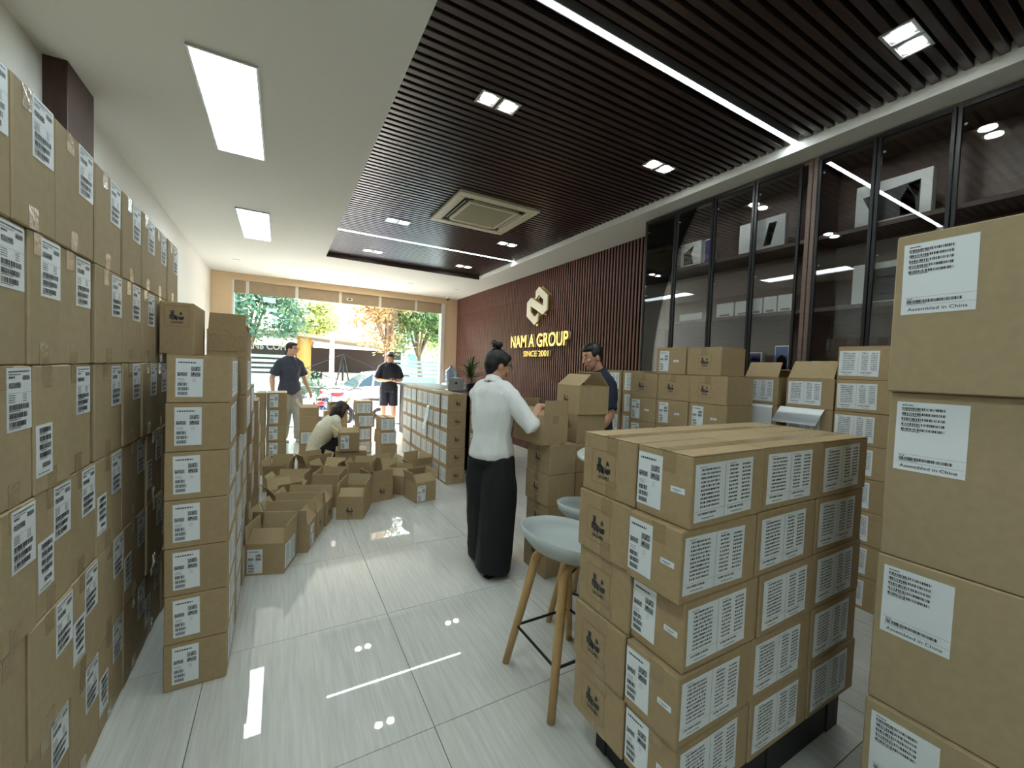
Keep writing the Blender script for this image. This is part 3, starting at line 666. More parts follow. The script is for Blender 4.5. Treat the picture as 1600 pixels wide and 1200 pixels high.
open_carton(-.0, 5.05, -12, 'open carton with a flap up in front of the free five-high stack', GO, .23, .36, .21, 0, (45, 10, 3, 8))
open_carton(.355, 5.19, 20, 'open carton with long flaps at the feet of the crouching woman', GO, .28, .24, .21, 0, (10, 20, 4, 20))
open_carton(.47, 4.80, -32, 'squat open carton in the heap in front of the crouching woman', GO, .24, .24, .2, 0, (35, 20, 30, 25))
open_carton(.795, 4.68, -22, 'open carton in the heap behind the battery mark carton at the tile bend', GO, .24, .28, .21, 0, (12, 5, 10, 18))
open_carton(1.095, 4.84, 10, 'open carton with dark hollow inside left of the bent flap carton', GO, .22, .25, .2, 0, (-35, 25, 10, 8))
# boxes round the crouching woman
GC = 'cartons around the crouching woman'
carton(.58, .93, 5.06, 5.36, 0, .345, 'larger carton under the labelled open carton beside the crouching woman', GC, [('-y','logos',-.06,.02)], rz=R(-8))
open_carton(.715, 5.16, -4, 'open carton with shipping label balanced beside the crouching woman', GC, .22, .26, .215, .3455, (-62, 2, None, 50), [('-y','ship',-.05,.0)])
for kz in range(3):
    carton(.25, .485, 6.35, 6.70, kz*.2, .2, 'carton in the three-high stack left of the crouching woman, %s from floor' % ORD[kz+1], GC, ([('-y','logos',-.0,0)], [('-y','multin',.01,0)], [])[kz], rz=R(-6))
open_carton(.368, 6.53, -6, 'open carton on top of the three-high stack left of the crouching woman', GC, .235, .34, .12, .6, (-70, 20, None, 30))
for kz in range(4):
    carton(.99+(.0,.0,.03,.0)[kz], 1.23+(.0,.0,.03,.0)[kz], 6.46, 6.80, kz*.2, .2, 'carton in the four-high stack right of the crouching woman, %s from floor' % ORD[kz+1], GC, [('-y','multin',-.01,0)], top='y' if kz == 3 else None)
for kz in range(3):
    carton(1.27-(0,.02,.0)[kz], 1.50-(0,.02,.05)[kz], 6.02, 6.36, kz*.2, .2, 'carton in the short stack before the phone user, %s from the floor' % ORD[kz+1], GC, [[], [('-y','multin',-.0,0)], [('-y','multin',-.0,0)]][kz], top='y' if kz in (0, 2) else None, rz=R(4))
for kz in range(3):
    carton(.60, .95, 7.00, 7.24, kz*.2, .2, 'carton in the far stack behind the crouching woman, %s from the floor' % ORD[kz+1], GC, [], top='x' if kz == 2 else None)
open_carton(.80, 7.12, 5, 'flattened looking open carton on the far stack behind the crouching woman', GC, .26, .22, .12, .601, (70, 40, None, 40))
# ================================================================ GLASS CABINETS
def cabinet(y0, y1, doors, label, shelf_div):
    t = thing('display_cabinet', label, 'cabinet', (0,0,0))
    x0, x1 = 3.37, 3.72; zt = 2.995
    fm = MB().box((x0, y0, 0), (x1, y0+.03, zt)).box((x0, y1-.03, 0), (x1, y1, zt)).box((x0, y0+.03, zt-.035), (x1, y1-.03, zt)).box((x0+.03, y0+.03, 0), (x1, y1-.03, .08))
    link('carcass', bevel_mesh(fm.mesh('carcass', ['cab_wood']), .002), t)
    link('back_panel', MB().box((x1-.012, y0+.03, .08), (x1-.001, y1-.03, zt-.035)).mesh('back', ['cab_wood']), t)
    for z in (.45, .90, 1.365, 1.90, 2.42): blk('shelf', (x0+.012, y0+.031, z-.03), (x1-.013, y1-.031, z), 'cab_wood', t, .002)
    for a, b in doors:
        w = .022
        d = link('door', bevel_mesh(MB().box((x0-.022, a+.003, .02), (x0-.002, a+w, zt-.02)).box((x0-.022, b-w, .02), (x0-.002, b-.003, zt-.02)).box((x0-.022, a+w, .02), (x0-.002, b-w, .045)).box((x0-.022, a+w, zt-.045), (x0-.002, b-w, zt-.02)).mesh('door', ['black_metal']), .0015), t)
        link('glass_pane', MB().box((x0-.014, a+w, .045), (x0-.010, b-w, zt-.045)).mesh('pane', ['cab_glass']), d)
        hm = MB().ball((0,0,0), (.008,.008,.008), 10, 6).mesh('hinge', ['alu'], True)
        for z in (.6, 2.2, 2.86): link('hinge', hm, d, (x0-.006, b-w-.012, z))
    return t
cabinet(1.605, 3.19, [(1.66,2.01),(2.01,2.375),(2.375,2.78),(2.78,3.165)], 'dark wood display cabinet with four black framed glass doors beside the slatted wall', 0)
cabinet(-.55, 1.60, [(-.5,.10),(.10,.485),(.485,.865),(.865,1.225),(1.225,1.56)], 'dark wood glass fronted display cabinet nearest the camera behind the large cartons', 0)
# products on the shelves
def product(name, label, ya, yb, z, h, x0=3.42, dep=.06, art=None, cat='box', grp='retail boxes in the cabinets'):
    o = link(name, bxmesh(dep, yb-ya, h, 'prod_white', .002), None, (x0+dep/2, (ya+yb)/2, z), label=label, category=cat, group=grp)
    if art:
        mb = MB(); mats = []
        for poly, m in art:
            if m not in mats: mats.append(m)
            mb.add([(-dep/2-.0006, (.5-u)*(yb-ya), v*h) for u, v in poly], [tuple(range(len(poly)))], mats.index(m))
        link('cover_picture', mb.mesh('art', mats), o)
    return o
sq = lambda a, b, c, d: [(a,b),(c,b),(c,d),(a,d)]
product('tablet_box', 'wide white tablet box with a tilted dark screen picture on the upper shelf', 1.80, 2.17, 2.42, .255, 3.42, .05, [([(.56,.12),(.72,.12),(.83,.82),(.66,.82)],'prod_dark'), ([(.58,.16),(.71,.16),(.76,.45),(.68,.52),(.63,.46)],'prod_orange'), ([(.63,.5),(.76,.5),(.81,.78),(.67,.78)],'prod_grey')])
product('retail_box', 'tiny white box at the far end of the upper shelf', 3.03, 3.10, 2.42, .17, 3.43, .05)
product('retail_box', 'small white box with a thin dark print on the upper shelf near the far end', 2.94, 3.02, 2.42, .13, 3.41, .05, [([(.4,.2),(.6,.2),(.5,.8)],'prod_grey')])
product('retail_box', 'grey sided box with a dark red picture on the upper shelf', 2.74, 2.91, 2.42, .23, 3.41, .06, [(sq(.05,.05,.95,.95),'prod_grey'), ([(.2,.1),(.8,.1),(.6,.5)],'prod_red')])
product('retail_box', 'white laptop box with a dark zigzag picture on the upper shelf', 2.53, 2.72, 2.42, .23, 3.41, .06, [([(.02,.1),(.6,.1),(.45,.5),(.6,.85),(.02,.6)],'prod_dark')])
product('retail_box', 'bluish dark box beside the second door frame on the upper shelf', 2.40, 2.50, 2.42, .22, 3.42, .05, [(sq(.05,.05,.95,.95),'prod_purple')])
_lw = ['leftmost', 'second', 'third', 'fourth', 'rightmost']
for i, (a, b) in enumerate(((2.18,2.34),(2.03,2.165),(1.935,2.025),(1.825,1.925),(1.70,1.815))):
    product('retail_box', '%s of the five low white boxes in a row on the middle shelf' % _lw[i], a, b, 1.90, .125+.008*(i > 1), 3.41, .12, [(sq(.2,.08,.8,.2),'prod_grey')])
product('retail_box', 'flat white box lying alone on the middle shelf', 2.49, 2.74, 1.90, .07, 3.42, .12)
st = lambda a, b: [([(.12,.08+k*.16),(.88,.02+k*.16),(.88,.11+k*.16),(.12,.17+k*.16)], (a, b)[k % 2]) for k in range(5)]
product('tablet_box', 'white tablet box with red and yellow wave picture behind the carton tops', 2.12, 2.265, 1.366, .215, 3.40, .05, [(sq(.06,.04,.9,.96),'prod_red')]+st('prod_yellow','prod_pink'))
product('tablet_box', 'white tablet box with teal and purple wave picture beside the cabinet post', 1.905, 2.035, 1.366, .22, 3.40, .05, [(sq(.06,.04,.9,.96),'prod_purple')]+st('prod_teal','prod_blue'))
product('tablet_box', 'white tablet box with blue and magenta picture on the lower shelf by the cabinet divider', 1.70, 1.81, 1.366, .27, 3.40, .05, [(sq(.06,.04,.9,.96),'prod_blue'), (sq(.06,.04,.9,.36),'prod_pink'), ([(.2,.36),(.8,.36),(.85,.6),(.5,.75),(.15,.6)],'prod_white'), ([(.25,.3),(.8,.3),(.85,.55),(.5,.68),(.2,.55)],'prod_blue')])
product('laptop_box', 'large white laptop box with orange screen picture on the near cabinet upper shelf', .965, 1.345, 2.42, .275, 3.41, .07, [([(.30,.06),(.86,.06),(.86,.80),(.10,.70)],'prod_dark'), ([(.62,.08),(.82,.08),(.80,.42),(.70,.70),(.62,.45)],'prod_orange'), ([(.70,.76),(.85,.78),(.84,.4),(.78,.5)],'prod_white')])
product('laptop_box', 'white box with black curved line picture on the middle shelf of the near cabinet', 1.05, 1.335, 1.90, .265, 3.41, .07, [(sq(.28,.04,.95,.84),'prod_dark'), (sq(.35,.6,.8,.63),'prod_grey'), (sq(.45,.4,.9,.43),'prod_grey'), (sq(.35,.2,.8,.23),'prod_grey')])
product('retail_box', 'white box low in the near cabinet behind the open cartons', 1.41, 1.55, 1.366, .15, 3.41, .08)

# ================================================================ STOOLS, TABLE
def stool(name, label, cx, cy, rz, zs):
    t = thing(name, label, 'stool', (cx, cy, 0), R(rz), 'bar stools')
    mb = MB(); N = 36; rings = []
    prof = [(0.001,.0),(.06,.0),(.12,.004),(.165,.018),(.200,.045),(.212,.075)]
    def rim(a):      # lower front, raised back and wings
        return .030*max(0, -math.sin(a))**1.2 - .018*max(0, math.sin(a))**1.5
    def ring(r, z, s=0):
        f = (r/.212)**2; return [((r*1.06)*math.cos(2*math.pi*k/N), r*.92*math.sin(2*math.pi*k/N), zs-.075+z+rim(2*math.pi*k/N)*f) for k in range(N)]
    for r, z in prof: rings.append(ring(r, z))
    for r, z in [(.218,.074),(.208,.036),(.170,.002),(.12,-.014),(.06,-.018),(.001,-.018)]: rings.append(ring(r, z))
    link('seat', recalc(mb.loft(rings, cap=False).mesh('seat', ['stool_seat'], True)), t)
    for sx in (-1, 1):
        fr = MB()
        pts = []; 
        for sy in (-1, 1):
            top = Vector((sx*.10, sy*.085, zs-.105)); foot = Vector((sx*.185, sy*.185, 0))
            lg = MB().tube([foot, foot.lerp(top, .5), foot.lerp(top, .95), top+Vector((-sx*.0, -sy*.03, .012)), Vector((sx*.10, sy*.0, zs-.092))], [(.015,.017),(.018,.020),(.019,.021),(.017,.017),(.016,.014)], 8, up=(sx,0,0))
            link('leg', recalc(lg.mesh('leg', ['stool_wood'], True)), t)
    q = .34; c = [Vector((sx*(.10+(.085*(1-q))), sy*(.085+(.10*(1-q))), (zs-.105)*q)) for sx, sy in ((-1,-1),(1,-1),(1,1),(-1,1))]
    ft = MB()
    for i in range(4): ft.tube([c[i], c[(i+1)%4]], .006, 8)
    link('footrest', recalc(ft.mesh('footrest', ['black_metal'])), t)
    return t
stool('bar_stool', 'grey shell bar stool with oak legs and black footrest beside the pallet pile', 1.122, 1.432, -90, .655)
stool('bar_stool', 'second grey bar stool mostly hidden behind the pallet pile', 1.55, 1.72, -60, .625)
t = thing('round_table', 'round pale marble topped bar table hidden behind the pallet pile', 'table', (1.80, 1.68, 0))
link('table_top', MB().lathe([(.001,.875),(.33,.875),(.345,.882),(.345,.894),(.335,.90),(.001,.90)], 40).mesh('top', ['marble'], False), t)
link('pedestal', recalc(MB().tube([(.0,.0,.876),(.0,.0,.03)], .03, 14).mesh('ped', ['black_metal'], True)), t)
link('base', MB().lathe([(.001,0),(.14,0),(.14,.015),(.03,.03),(.001,.03)], 24, c=(0,0,0)).mesh('base', ['black_metal']), t)
t = thing('yellow_bollard', 'yellow round topped post glimpsed between the pallet pile and the large cartons', 'post', (2.62, 1.03, 0))
link('post', recalc(MB().tube([(0,0,0),(0,0,.62)], .05, 16).mesh('post', ['yellow'], True)), t)
link('cap', MB().ball((0,0,.62), (.052,.052,.04), 16, 8).mesh('cap', ['yellow'], True), t)

# ================================================================ RECEPTION DESK, LAPTOP, PLANT, WATER BOTTLE
t = thing('reception_desk', 'long black reception desk behind the row of cartons', 'desk', (0,0,0))
link('desk_front', bevel_mesh(MB().box((2.14, 5.0, 0), (2.20, 8.45, .97)).box((2.14, 5.0, 0), (2.80, 5.06, .97)).box((2.14, 8.39, 0), (2.80, 8.45, .97)).mesh('front', ['black']), .004), t)
link('counter_top', bevel_mesh(MB().box((2.08, 4.95, .97), (2.86, 8.5, 1.0)).mesh('top', ['black_metal']), .004), t)
lp = thing('laptop', 'open silver laptop seen from behind on the reception desk', 'laptop', (2.385, 6.0, 1.001), R(-6))
link('base', bevel_mesh(MB().box((-.125, 0, 0), (.125, .18, .012)).mesh('b', ['silver']), .003), lp)
ld = link('lid', bevel_mesh(MB().box((-.125,-.006,0), (.125,0,.19)).mesh('l', ['silver']), .003), lp, (0, .0, .012), (R(10), 0, 0))
link('emblem', recalc(MB().prism([(-.012,-.016),(.010,-.016),(.018,-.002),(.010,.006),(.016,.014),(.004,.018),(.004,.026),(-.004,.018),(-.016,.016),(-.02,.0)], 0, .0008).mesh('e', ['prod_dark'])), ld, (0, -.0068, .105), (R(90), 0, 0))
mat('leaf', (58, 84, 44), .45, noise=.25, nscale=6); mat('leaf_y', (150, 152, 84), .5, noise=.2, nscale=6); mat('stem', (96, 80, 56), .8)
pl = thing('potted_plant', 'spiky leaved potted plant in a black planter on the reception desk', 'plant', (2.66, 6.05, 1.001))
link('planter', bevel_mesh(MB().box((-.13,-.20,0), (.16,.20,.12)).mesh('planter', ['black']), .004), pl)
link('stem', recalc(MB().tube([(0,0,.08),(.01,.0,.16),(0,.01,.26)], [.018,.015,.012], 8).mesh('stem', ['stem'], True)), pl)
lr = random.Random(11)
for i in range(54):
    a = lr.uniform(0, 2*math.pi); el = R(lr.choice((85, 75, 60, 45, 30, 10))+lr.uniform(-8, 8)); L = lr.uniform(.26, .40); dr = lr.uniform(.3, 1.2)
    mb = MB(); n = 6; rows_ = []; p = Vector((0,0,.16+lr.uniform(0,.12))); d = el
    for k in range(n+1):
        u = k/n; w = .012*math.sin(math.pi*min(1, u*.9+.1))**.7 + .001; rows_.append((p.copy(), w)); 
        p = p+Vector((math.cos(a)*math.cos(d), math.sin(a)*math.cos(d), math.sin(d)))*(L/n); d -= dr/n*(.4+u)
    sd = Vector((-math.sin(a), math.cos(a), 0)); vs = []
    for q, w in rows_: vs += [q-sd*w, q+Vector((0,0,-w*.35)), q+sd*w]
    fs = []
    for k in range(n): fs += [(3*k,3*k+1,3*k+4,3*k+3), (3*k+1,3*k+2,3*k+5,3*k+4)]
    link('leaf', mb.add([tuple(v) for v in vs], fs).mesh('leaf', ['leaf_y' if i % 6 == 0 else 'leaf'], True), pl)
mat('water', (150, 178, 214), .15, trans=.7); 
wb = thing('water_bottle', 'large blue water cooler bottle behind the desk plant', 'bottle', (3.30, 8.62, 1.0))
link('body', MB().lathe([(.001,0),(.12,0),(.135,.02),(.135,.10),(.127,.11),(.135,.12),(.135,.22),(.127,.23),(.135,.24),(.13,.28),(.06,.33),(.03,.35),(.03,.39),(.001,.39)], 24).mesh('b', ['water'], True), wb)
link('stand', bevel_mesh(MB().box((-.15,-.15,-1.0), (.15,.15,0)).mesh('s', ['white_plastic']), .01), wb)
# ================================================================ PEOPLE
mat('skin', (204, 156, 128), .55, noise=.04, nscale=20); mat('lips', (168, 98, 88), .5); mat('eye_white', (196, 188, 180), .3); mat('hair', (20, 17, 17), .5, noise=.3, nscale=60, stretch=(1, 1, .15))
mat('hair_brown', (40, 28, 22), .5, noise=.3, nscale=60, stretch=(1, 1, .15)); mat('shirt_white', (232, 234, 232), .8, bump=.8, bscale=9); mat('trouser_black', (16, 18, 22), .8, bump=.6, bscale=9); mat('polo_grey', (58, 62, 76), .85, bump=.3, bscale=12)
mat('polo_navy', (28, 34, 56), .85, bump=.3, bscale=12); mat('polo_dark', (34, 38, 50), .85, bump=.3, bscale=12); mat('trouser_grey', (150, 146, 136), .85, bump=.35, bscale=10); mat('short_dark', (32, 36, 52), .85, bump=.3, bscale=10)
mat('blouse_cream', (220, 214, 190), .8, noise=.12, nscale=45, bump=.3, bscale=14); mat('shoe_dark', (34, 28, 26), .5); mat('shoe_light', (206, 200, 190), .6); mat('phone', (24, 24, 28), .2); mat('red_nail', (170, 60, 60), .4)
from mathutils import noise as _nz
def crease(me, amp):
    off = Vector((_rg.uniform(0,9), _rg.uniform(0,9), _rg.uniform(0,9)))
    nv = len(me.vertices); co = [0.0]*(3*nv); no = [0.0]*(3*nv)
    me.vertices.foreach_get('co', co); me.vertices.foreach_get('normal', no)
    for i in range(0, 3*nv, 3):
        c = Vector(co[i:i+3]); n = 1-2*abs(_nz.noise(Vector((c.x*9, c.y*9, c.z*4.2+c.x*3))+off)); n2 = _nz.noise(Vector((c.x*22, c.y*22, c.z*12))+off)
        d = amp*max(-.35, n-.2)+amp*.3*n2; co[i] += no[i]*d; co[i+1] += no[i+1]*d; co[i+2] += no[i+2]*d
    me.vertices.foreach_set('co', co); me.update(); return me
def remesh(mb, m, vox, smooth=5, name='body'):
    me = mb.mesh(name, [m]); recalc(me); o = bpy.data.objects.new('tmp', me); COL.objects.link(o)
    r = o.modifiers.new('r', 'REMESH'); r.mode = 'VOXEL'; r.voxel_size = vox
    s = o.modifiers.new('s', 'SMOOTH'); s.factor = .5; s.iterations = smooth
    bpy.context.view_layer.update(); out = bpy.data.meshes.new_from_object(o.evaluated_get(bpy.context.evaluated_depsgraph_get()))
    bpy.data.objects.remove(o); bpy.data.meshes.remove(me); out.materials.clear(); out.materials.append(MAT[m])
    out.polygons.foreach_set('use_smooth', [True]*len(out.polygons)); out.name = name; return out
V = Vector
def hand(mb, wrist, d, n, s=1.0, curl=.5, thumb=1):
    """wrist point, pointing direction d, palm normal n (fingers curl towards n), thumb side sign"""
    d = V(d).normalized(); n = V(n); n = (n-n.dot(d)*d).normalized(); sd = d.cross(n)*thumb; w = V(wrist)
    mb.tube([w-d*.01*s, w+d*.03*s, w+d*.065*s, w+d*.088*s], [(.021*s,.016*s),(.032*s,.016*s),(.038*s,.015*s),(.034*s,.012*s)], 10, up=sd)
    for k, (o, L) in enumerate(((.029,.072),(.010,.080),(-.009,.074),(-.027,.058))):
        p = w+d*.078*s+sd*o*s; a = 0; pts = [p]; dd = d
        for q, fr in enumerate((.42, .33, .25)):
            a += curl*(.55, .75, .5)[q]; dd = d*math.cos(a)+n*math.sin(a); p = p+dd*L*fr*s; pts.append(p)
        mb.tube(pts, [.0092*s,.0088*s,.0080*s,.0068*s], 8)
    p = w+d*.028*s+sd*.028*s; t1 = (d*.55+sd*.75+n*.35).normalized(); t2 = (d*.85+sd*.15+n*.5).normalized()
    mb.tube([p-sd*.012*s, p+t1*.028*s, p+t1*.03*s+t2*.03*s, p+t1*.03*s+t2*.05*s], [.013*s,.011*s,.0095*s,.0075*s], 8)
def person(label, loc, rz, H, J, skin='skin', shirt=None, trousers=None, shoe='shoe_dark', hair=None, wide=1.0, hands=None, parts=None, head=(0, 0, 0), female=False, glasses=False):
    root = thing('person', label, 'person', loc, R(rz), 'people in the shop'); k = H/1.65
    f = .94 if female else 1.0
    j = dict(pel=V((0,0,.53*H)), wai=V((0,0,.615*H)), che=V((0,.005,.72*H)), sho=V((0,0,.80*H)), nb=V((0,-.005,.845*H)), nt=V((0,.008,.885*H)), hc=V((0,.02,.935*H)),
        sl=V((-.100*H*f,0,.785*H)), sr=V((.100*H*f,0,.785*H)), el=V((-.145*H,-.01,.63*H)), er=V((.145*H,-.01,.63*H)), wl=V((-.15*H,.05,.49*H)), wr=V((.15*H,.05,.49*H)),
        hl=V((-.052*H,0,.505*H)), hr=V((.052*H,0,.505*H)), kl=V((-.06*H,.012,.285*H)), kr=V((.06*H,.012,.285*H)), al=V((-.062*H,-.01,.045*H)), ar=V((.062*H,-.01,.045*H)))
    inv = Matrix.Translation(loc) @ Matrix.Rotation(R(rz), 4, 'Z'); inv = inv.inverted()
    for q, v in J.items():
        if q.startswith('W'): j[q[1:]] = inv @ V(v)
        else: j[q] = V(v)
    X = (1,0,0)
    b = MB(); K = k
    def torso(mb, s, top=True, lo=0.0):
        pts = [j['pel']-(j['wai']-j['pel'])*lo, j['pel'], j['wai'], j['che'], j['sho'], j['nb']]
        r = [(.150*f,.108),(.158*f,.112),(.128*f,.096),(.150*f,.108),(.155*f,.085),(.058,.056)]
        mb.tube(pts, [(a*K*s, c*K*s) for a, c in r], 20, up=X)
    torso(b, .88)
    b.tube([j['nb']-V((0,0,.02)), j['nb'], j['nt'], j['hc']], [.052*K*f,.050*K*f,.047*K*f,.045*K*f], 14, up=X)
    HR = Matrix.Translation(j['hc']) @ Matrix.Rotation(R(head[0]), 4, 'Z') @ Matrix.Rotation(R(head[1]), 4, 'X') @ Matrix.Rotation(R(head[2]), 4, 'Y')
    hk = .98*K**.5
    b.ball((0,-.008*hk,.018*hk), (.073*hk,.092*hk,.094*hk), 20, 14, M=HR); b.ball((0,.022*hk,-.042*hk), (.056*hk,.062*hk,.066*hk), 16, 12, M=HR); b.ball((0,.052*hk,-.082*hk), (.026*hk,.026*hk,.024*hk), 12, 8, M=HR)
    b.tube([(0,.080*hk,.012*hk),(0,.096*hk,-.014*hk),(0,.103*hk,-.026*hk),(0,.088*hk,-.034*hk)], [(.007*hk,.006*hk),(.010*hk,.010*hk),(.014*hk,.011*hk),(.010*hk,.006*hk)], 10, M=HR, up=X)
    for s in (-1, 1):
        b.ball((s*.075*hk,-.004*hk,-.012*hk), (.009*hk,.018*hk,.030*hk), 10, 8, M=HR); b.ball((s*.032*hk,.062*hk,-.022*hk), (.022*hk,.020*hk,.020*hk), 10, 8, M=HR)
    for s, S, E, Wr in ((-1,'sl','el','wl'), (1,'sr','er','wr')):
        b.ball(j[S], .042*K*f, 12, 8); b.tube([j['nb']-V((0,0,.01)), j['nb'].lerp(j[S],.5)+V((0,0,.006)), j[S]], [.044*K,.042*K,.040*K*f], 12); a = j[S]; e = j[E]; w = j[Wr]
        b.tube([a, a.lerp(e,.5), e, e.lerp(w,.3), w], [.044*K*f,.042*K*f,.037*K*f,.039*K*f,.025*K*f], 12)
        hd = (hands or {}).get(Wr)
        if hd: hand(b, w, hd[0], hd[1], K*f, hd[2], hd[3])
        else: hand(b, w, (w-e), V((-s,.25,0)), K*f, .45, -s if False else (1 if s > 0 else -1)*(1))
    for s, h_, kn, an in ((-1,'hl','kl','al'), (1,'hr','kr','ar')):
        b.tube([j[h_], j[h_].lerp(j[kn],.5), j[kn], j[kn].lerp(j[an],.35), j[an]], [.082*K,.073*K,.052*K,.053*K,.034*K], 14)
        t = j[an]+V((0,.0,-j[an].z+.028)); b.tube([t+V((0,-.055,0)), t+V((0,-.02,.012)), t+V((0,.06,.004)), t+V((0,.14,-.006)), t+V((0,.165,-.008))], [(.024*K,.024),(.034*K,.034),(.038*K,.028),(.038*K,.018),(.024*K,.012)], 12, up=X); b.tube([j[an], t], [.034*K,.030*K], 10)
    link('body', remesh(b, skin, .0065, 4), root)
    # face
    for s in (-1, 1):
        link('eye', MB().ball((s*.031*hk,.079*hk,.010*hk), (.012*hk,.006*hk,.0036*hk), 10, 6, M=HR).mesh('eye', ['eye_white'], True), root)
        link('iris', MB().ball((s*.031*hk,.0835*hk,.010*hk), (.0056*hk,.004*hk,.0040*hk), 8, 6, M=HR).mesh('iris', ['hair'], True), root)
        link('eyebrow', recalc(MB().tube([(s*.014*hk,.087*hk,.027*hk),(s*.032*hk,.085*hk,.033*hk),(s*.050*hk,.073*hk,.028*hk)], [.003*hk,.0042*hk,.002*hk], 6, M=HR).mesh('brow', ['hair'])), root)
    link('lips', recalc(MB().tube([(-.024*hk,.074*hk,-.060*hk),(-.01*hk,.085*hk,-.057*hk),(.01*hk,.085*hk,-.057*hk),(.024*hk,.074*hk,-.060*hk)], [(.003*hk,.003*hk),(.006*hk,.007*hk),(.006*hk,.007*hk),(.003*hk,.003*hk)], 8, M=HR).mesh('lips', ['lips'], True)), root)
    # hair
    if hair:
        hb = MB(); m_, style = hair
        hb.ball((0,-.022*hk,.034*hk), (.081*hk,.090*hk,.088*hk), 20, 14, M=HR)
        if style == 'short':
            hb.ball((0,.018*hk,.078*hk), (.066*hk,.066*hk,.040*hk), 16, 10, M=HR); hb.ball((0,-.062*hk,-.012*hk), (.062*hk,.040*hk,.058*hk), 14, 10, M=HR)
            for s in (-1, 1): hb.ball((s*.069*hk,.012*hk,.026*hk), (.013*hk,.026*hk,.030*hk), 10, 8, M=HR)
        elif style == 'bun':
            hb.ball((0,-.045*hk,.0), (.074*hk,.066*hk,.075*hk), 16, 12, M=HR); hb.ball((0,-.045*hk,-.055*hk), (.050*hk,.040*hk,.040*hk), 14, 10, M=HR); hb.ball((0,.03*hk,.066*hk), (.064*hk,.056*hk,.045*hk), 14, 10, M=HR)
            for s in (-1, 1): hb.ball((s*.066*hk,.010*hk,.03*hk), (.018*hk,.040*hk,.036*hk), 10, 8, M=HR)
        elif style == 'long':
            hb.ball((0,-.028*hk,-.045*hk), (.088*hk,.070*hk,.105*hk), 18, 12, M=HR); hb.ball((0,-.025*hk,-.13*hk), (.080*hk,.050*hk,.075*hk), 16, 10, M=HR)
            hb.ball((0,.03*hk,.066*hk), (.066*hk,.060*hk,.048*hk), 14, 10, M=HR)
            for s in (-1, 1): hb.tube([HR @ V((s*.055*hk,.0,.06*hk)), HR @ V((s*.078*hk,.02*hk,-.03*hk)), HR @ V((s*.07*hk,.035*hk,-.13*hk)), HR @ V((s*.05*hk,.04*hk,-.23*hk))], [(.045*hk,.03*hk),(.05*hk,.028*hk),(.04*hk,.022*hk),(.015,.012)], 10)
            hb.tube([HR @ V((0,-.05*hk,.05*hk)), HR @ V((0,-.085*hk,-.03*hk)), HR @ V((.02,-.07*hk,-.13*hk)), HR @ V((.03,-.03*hk,-.2*hk))], [(.07*hk,.04*hk),(.075*hk,.04*hk),(.065*hk,.03*hk),(.03,.02)], 12, up=X)
        ho = link('hair', remesh(hb, m_, .0065, 4, 'hair'), root)
        if style == 'bun':
            bb = MB()
            for q in range(7):
                a = q*2*math.pi/7; bb.ball((math.cos(a)*.022, -.052+math.sin(a)*.020, .130+.008*(q % 2)), (.025,.024,.022), 10, 8, M=HR)
            link('bun', remesh(bb, m_, .006, 3, 'bun'), ho)
    if glasses:
        g = MB()
        for s in (-1, 1):
            g.tube([(s*.034*hk+.021*hk*math.cos(a*math.pi/8), .094*hk, .008*hk+.017*hk*math.sin(a*math.pi/8)) for a in range(17)], .0016, 6, M=HR); g.tube([(s*.054*hk,.092*hk,.012*hk),(s*.078*hk,.05*hk,.012*hk),(s*.080*hk,-.01*hk,.004*hk)], .0016, 6, M=HR)
        g.tube([(-.013*hk,.094*hk,.012*hk),(.013*hk,.094*hk,.012*hk)], .0016, 6, M=HR)
        link('glasses', recalc(g.mesh('glasses', ['black_metal'])), root)
    # shirt
    m_, slv, loose, hem = shirt
    sb = MB(); torso(sb, 1.02*loose, lo=hem)
    for S, E, Wr in (('sl','el','wl'), ('sr','er','wr')):
        a = j[S]; e = j[E]; w = j[Wr]; sb.ball(a, .055*K*f*loose, 12, 8); sb.tube([j['nb']-V((0,0,.02)), j['nb'].lerp(a,.5), a], [.056*K,.057*K*loose,.053*K*f*loose], 12)
        if slv <= 1: sb.tube([a, a.lerp(e,slv*.5), a.lerp(e,slv)], [.056*K*f*loose,.060*K*f*loose,.064*K*f*loose], 14)
        else: sb.tube([a, a.lerp(e,.5), e, e.lerp(w,(slv-1)*.5), e.lerp(w,slv-1)], [.054*K*f*loose,.056*K*f*loose,.053*K*f*loose,.054*K*f*loose,.050*K*f*loose], 14)
    so = link('shirt', crease(remesh(sb, m_, .009, 6, 'shirt'), .011), root)
    c = MB(); nb, nt = j['nb'], j['nt']; ax = (nt-nb).normalized(); N = 20; e1 = V(X); e2 = ax.cross(e1)
    rg = lambda r, z: [tuple(nb+ax*z+e1*r*math.cos(2*math.pi*q/N)+e2*r*1.02*math.sin(2*math.pi*q/N)) for q in range(N)]
    c.loft([rg(.068*K,-.012),rg(.062*K,.026),rg(.058*K,.034),rg(.056*K,.026),rg(.060*K,-.012)], cap=False); link('collar', recalc(c.mesh('collar', [m_], True)), so)
    # trousers
    m_, leg, fl_ = trousers
    tb = MB(); pel, wai = j['pel'], j['wai']
    tb.tube([pel-(wai-pel)*.55, pel, pel.lerp(wai,.8), wai+(wai-pel)*.05], [(.150*K*f*wide**.5,.115*K),(.168*K*f,.120*K),(.140*K*f,.104*K),(.132*K*f,.100*K)], 20, up=X)
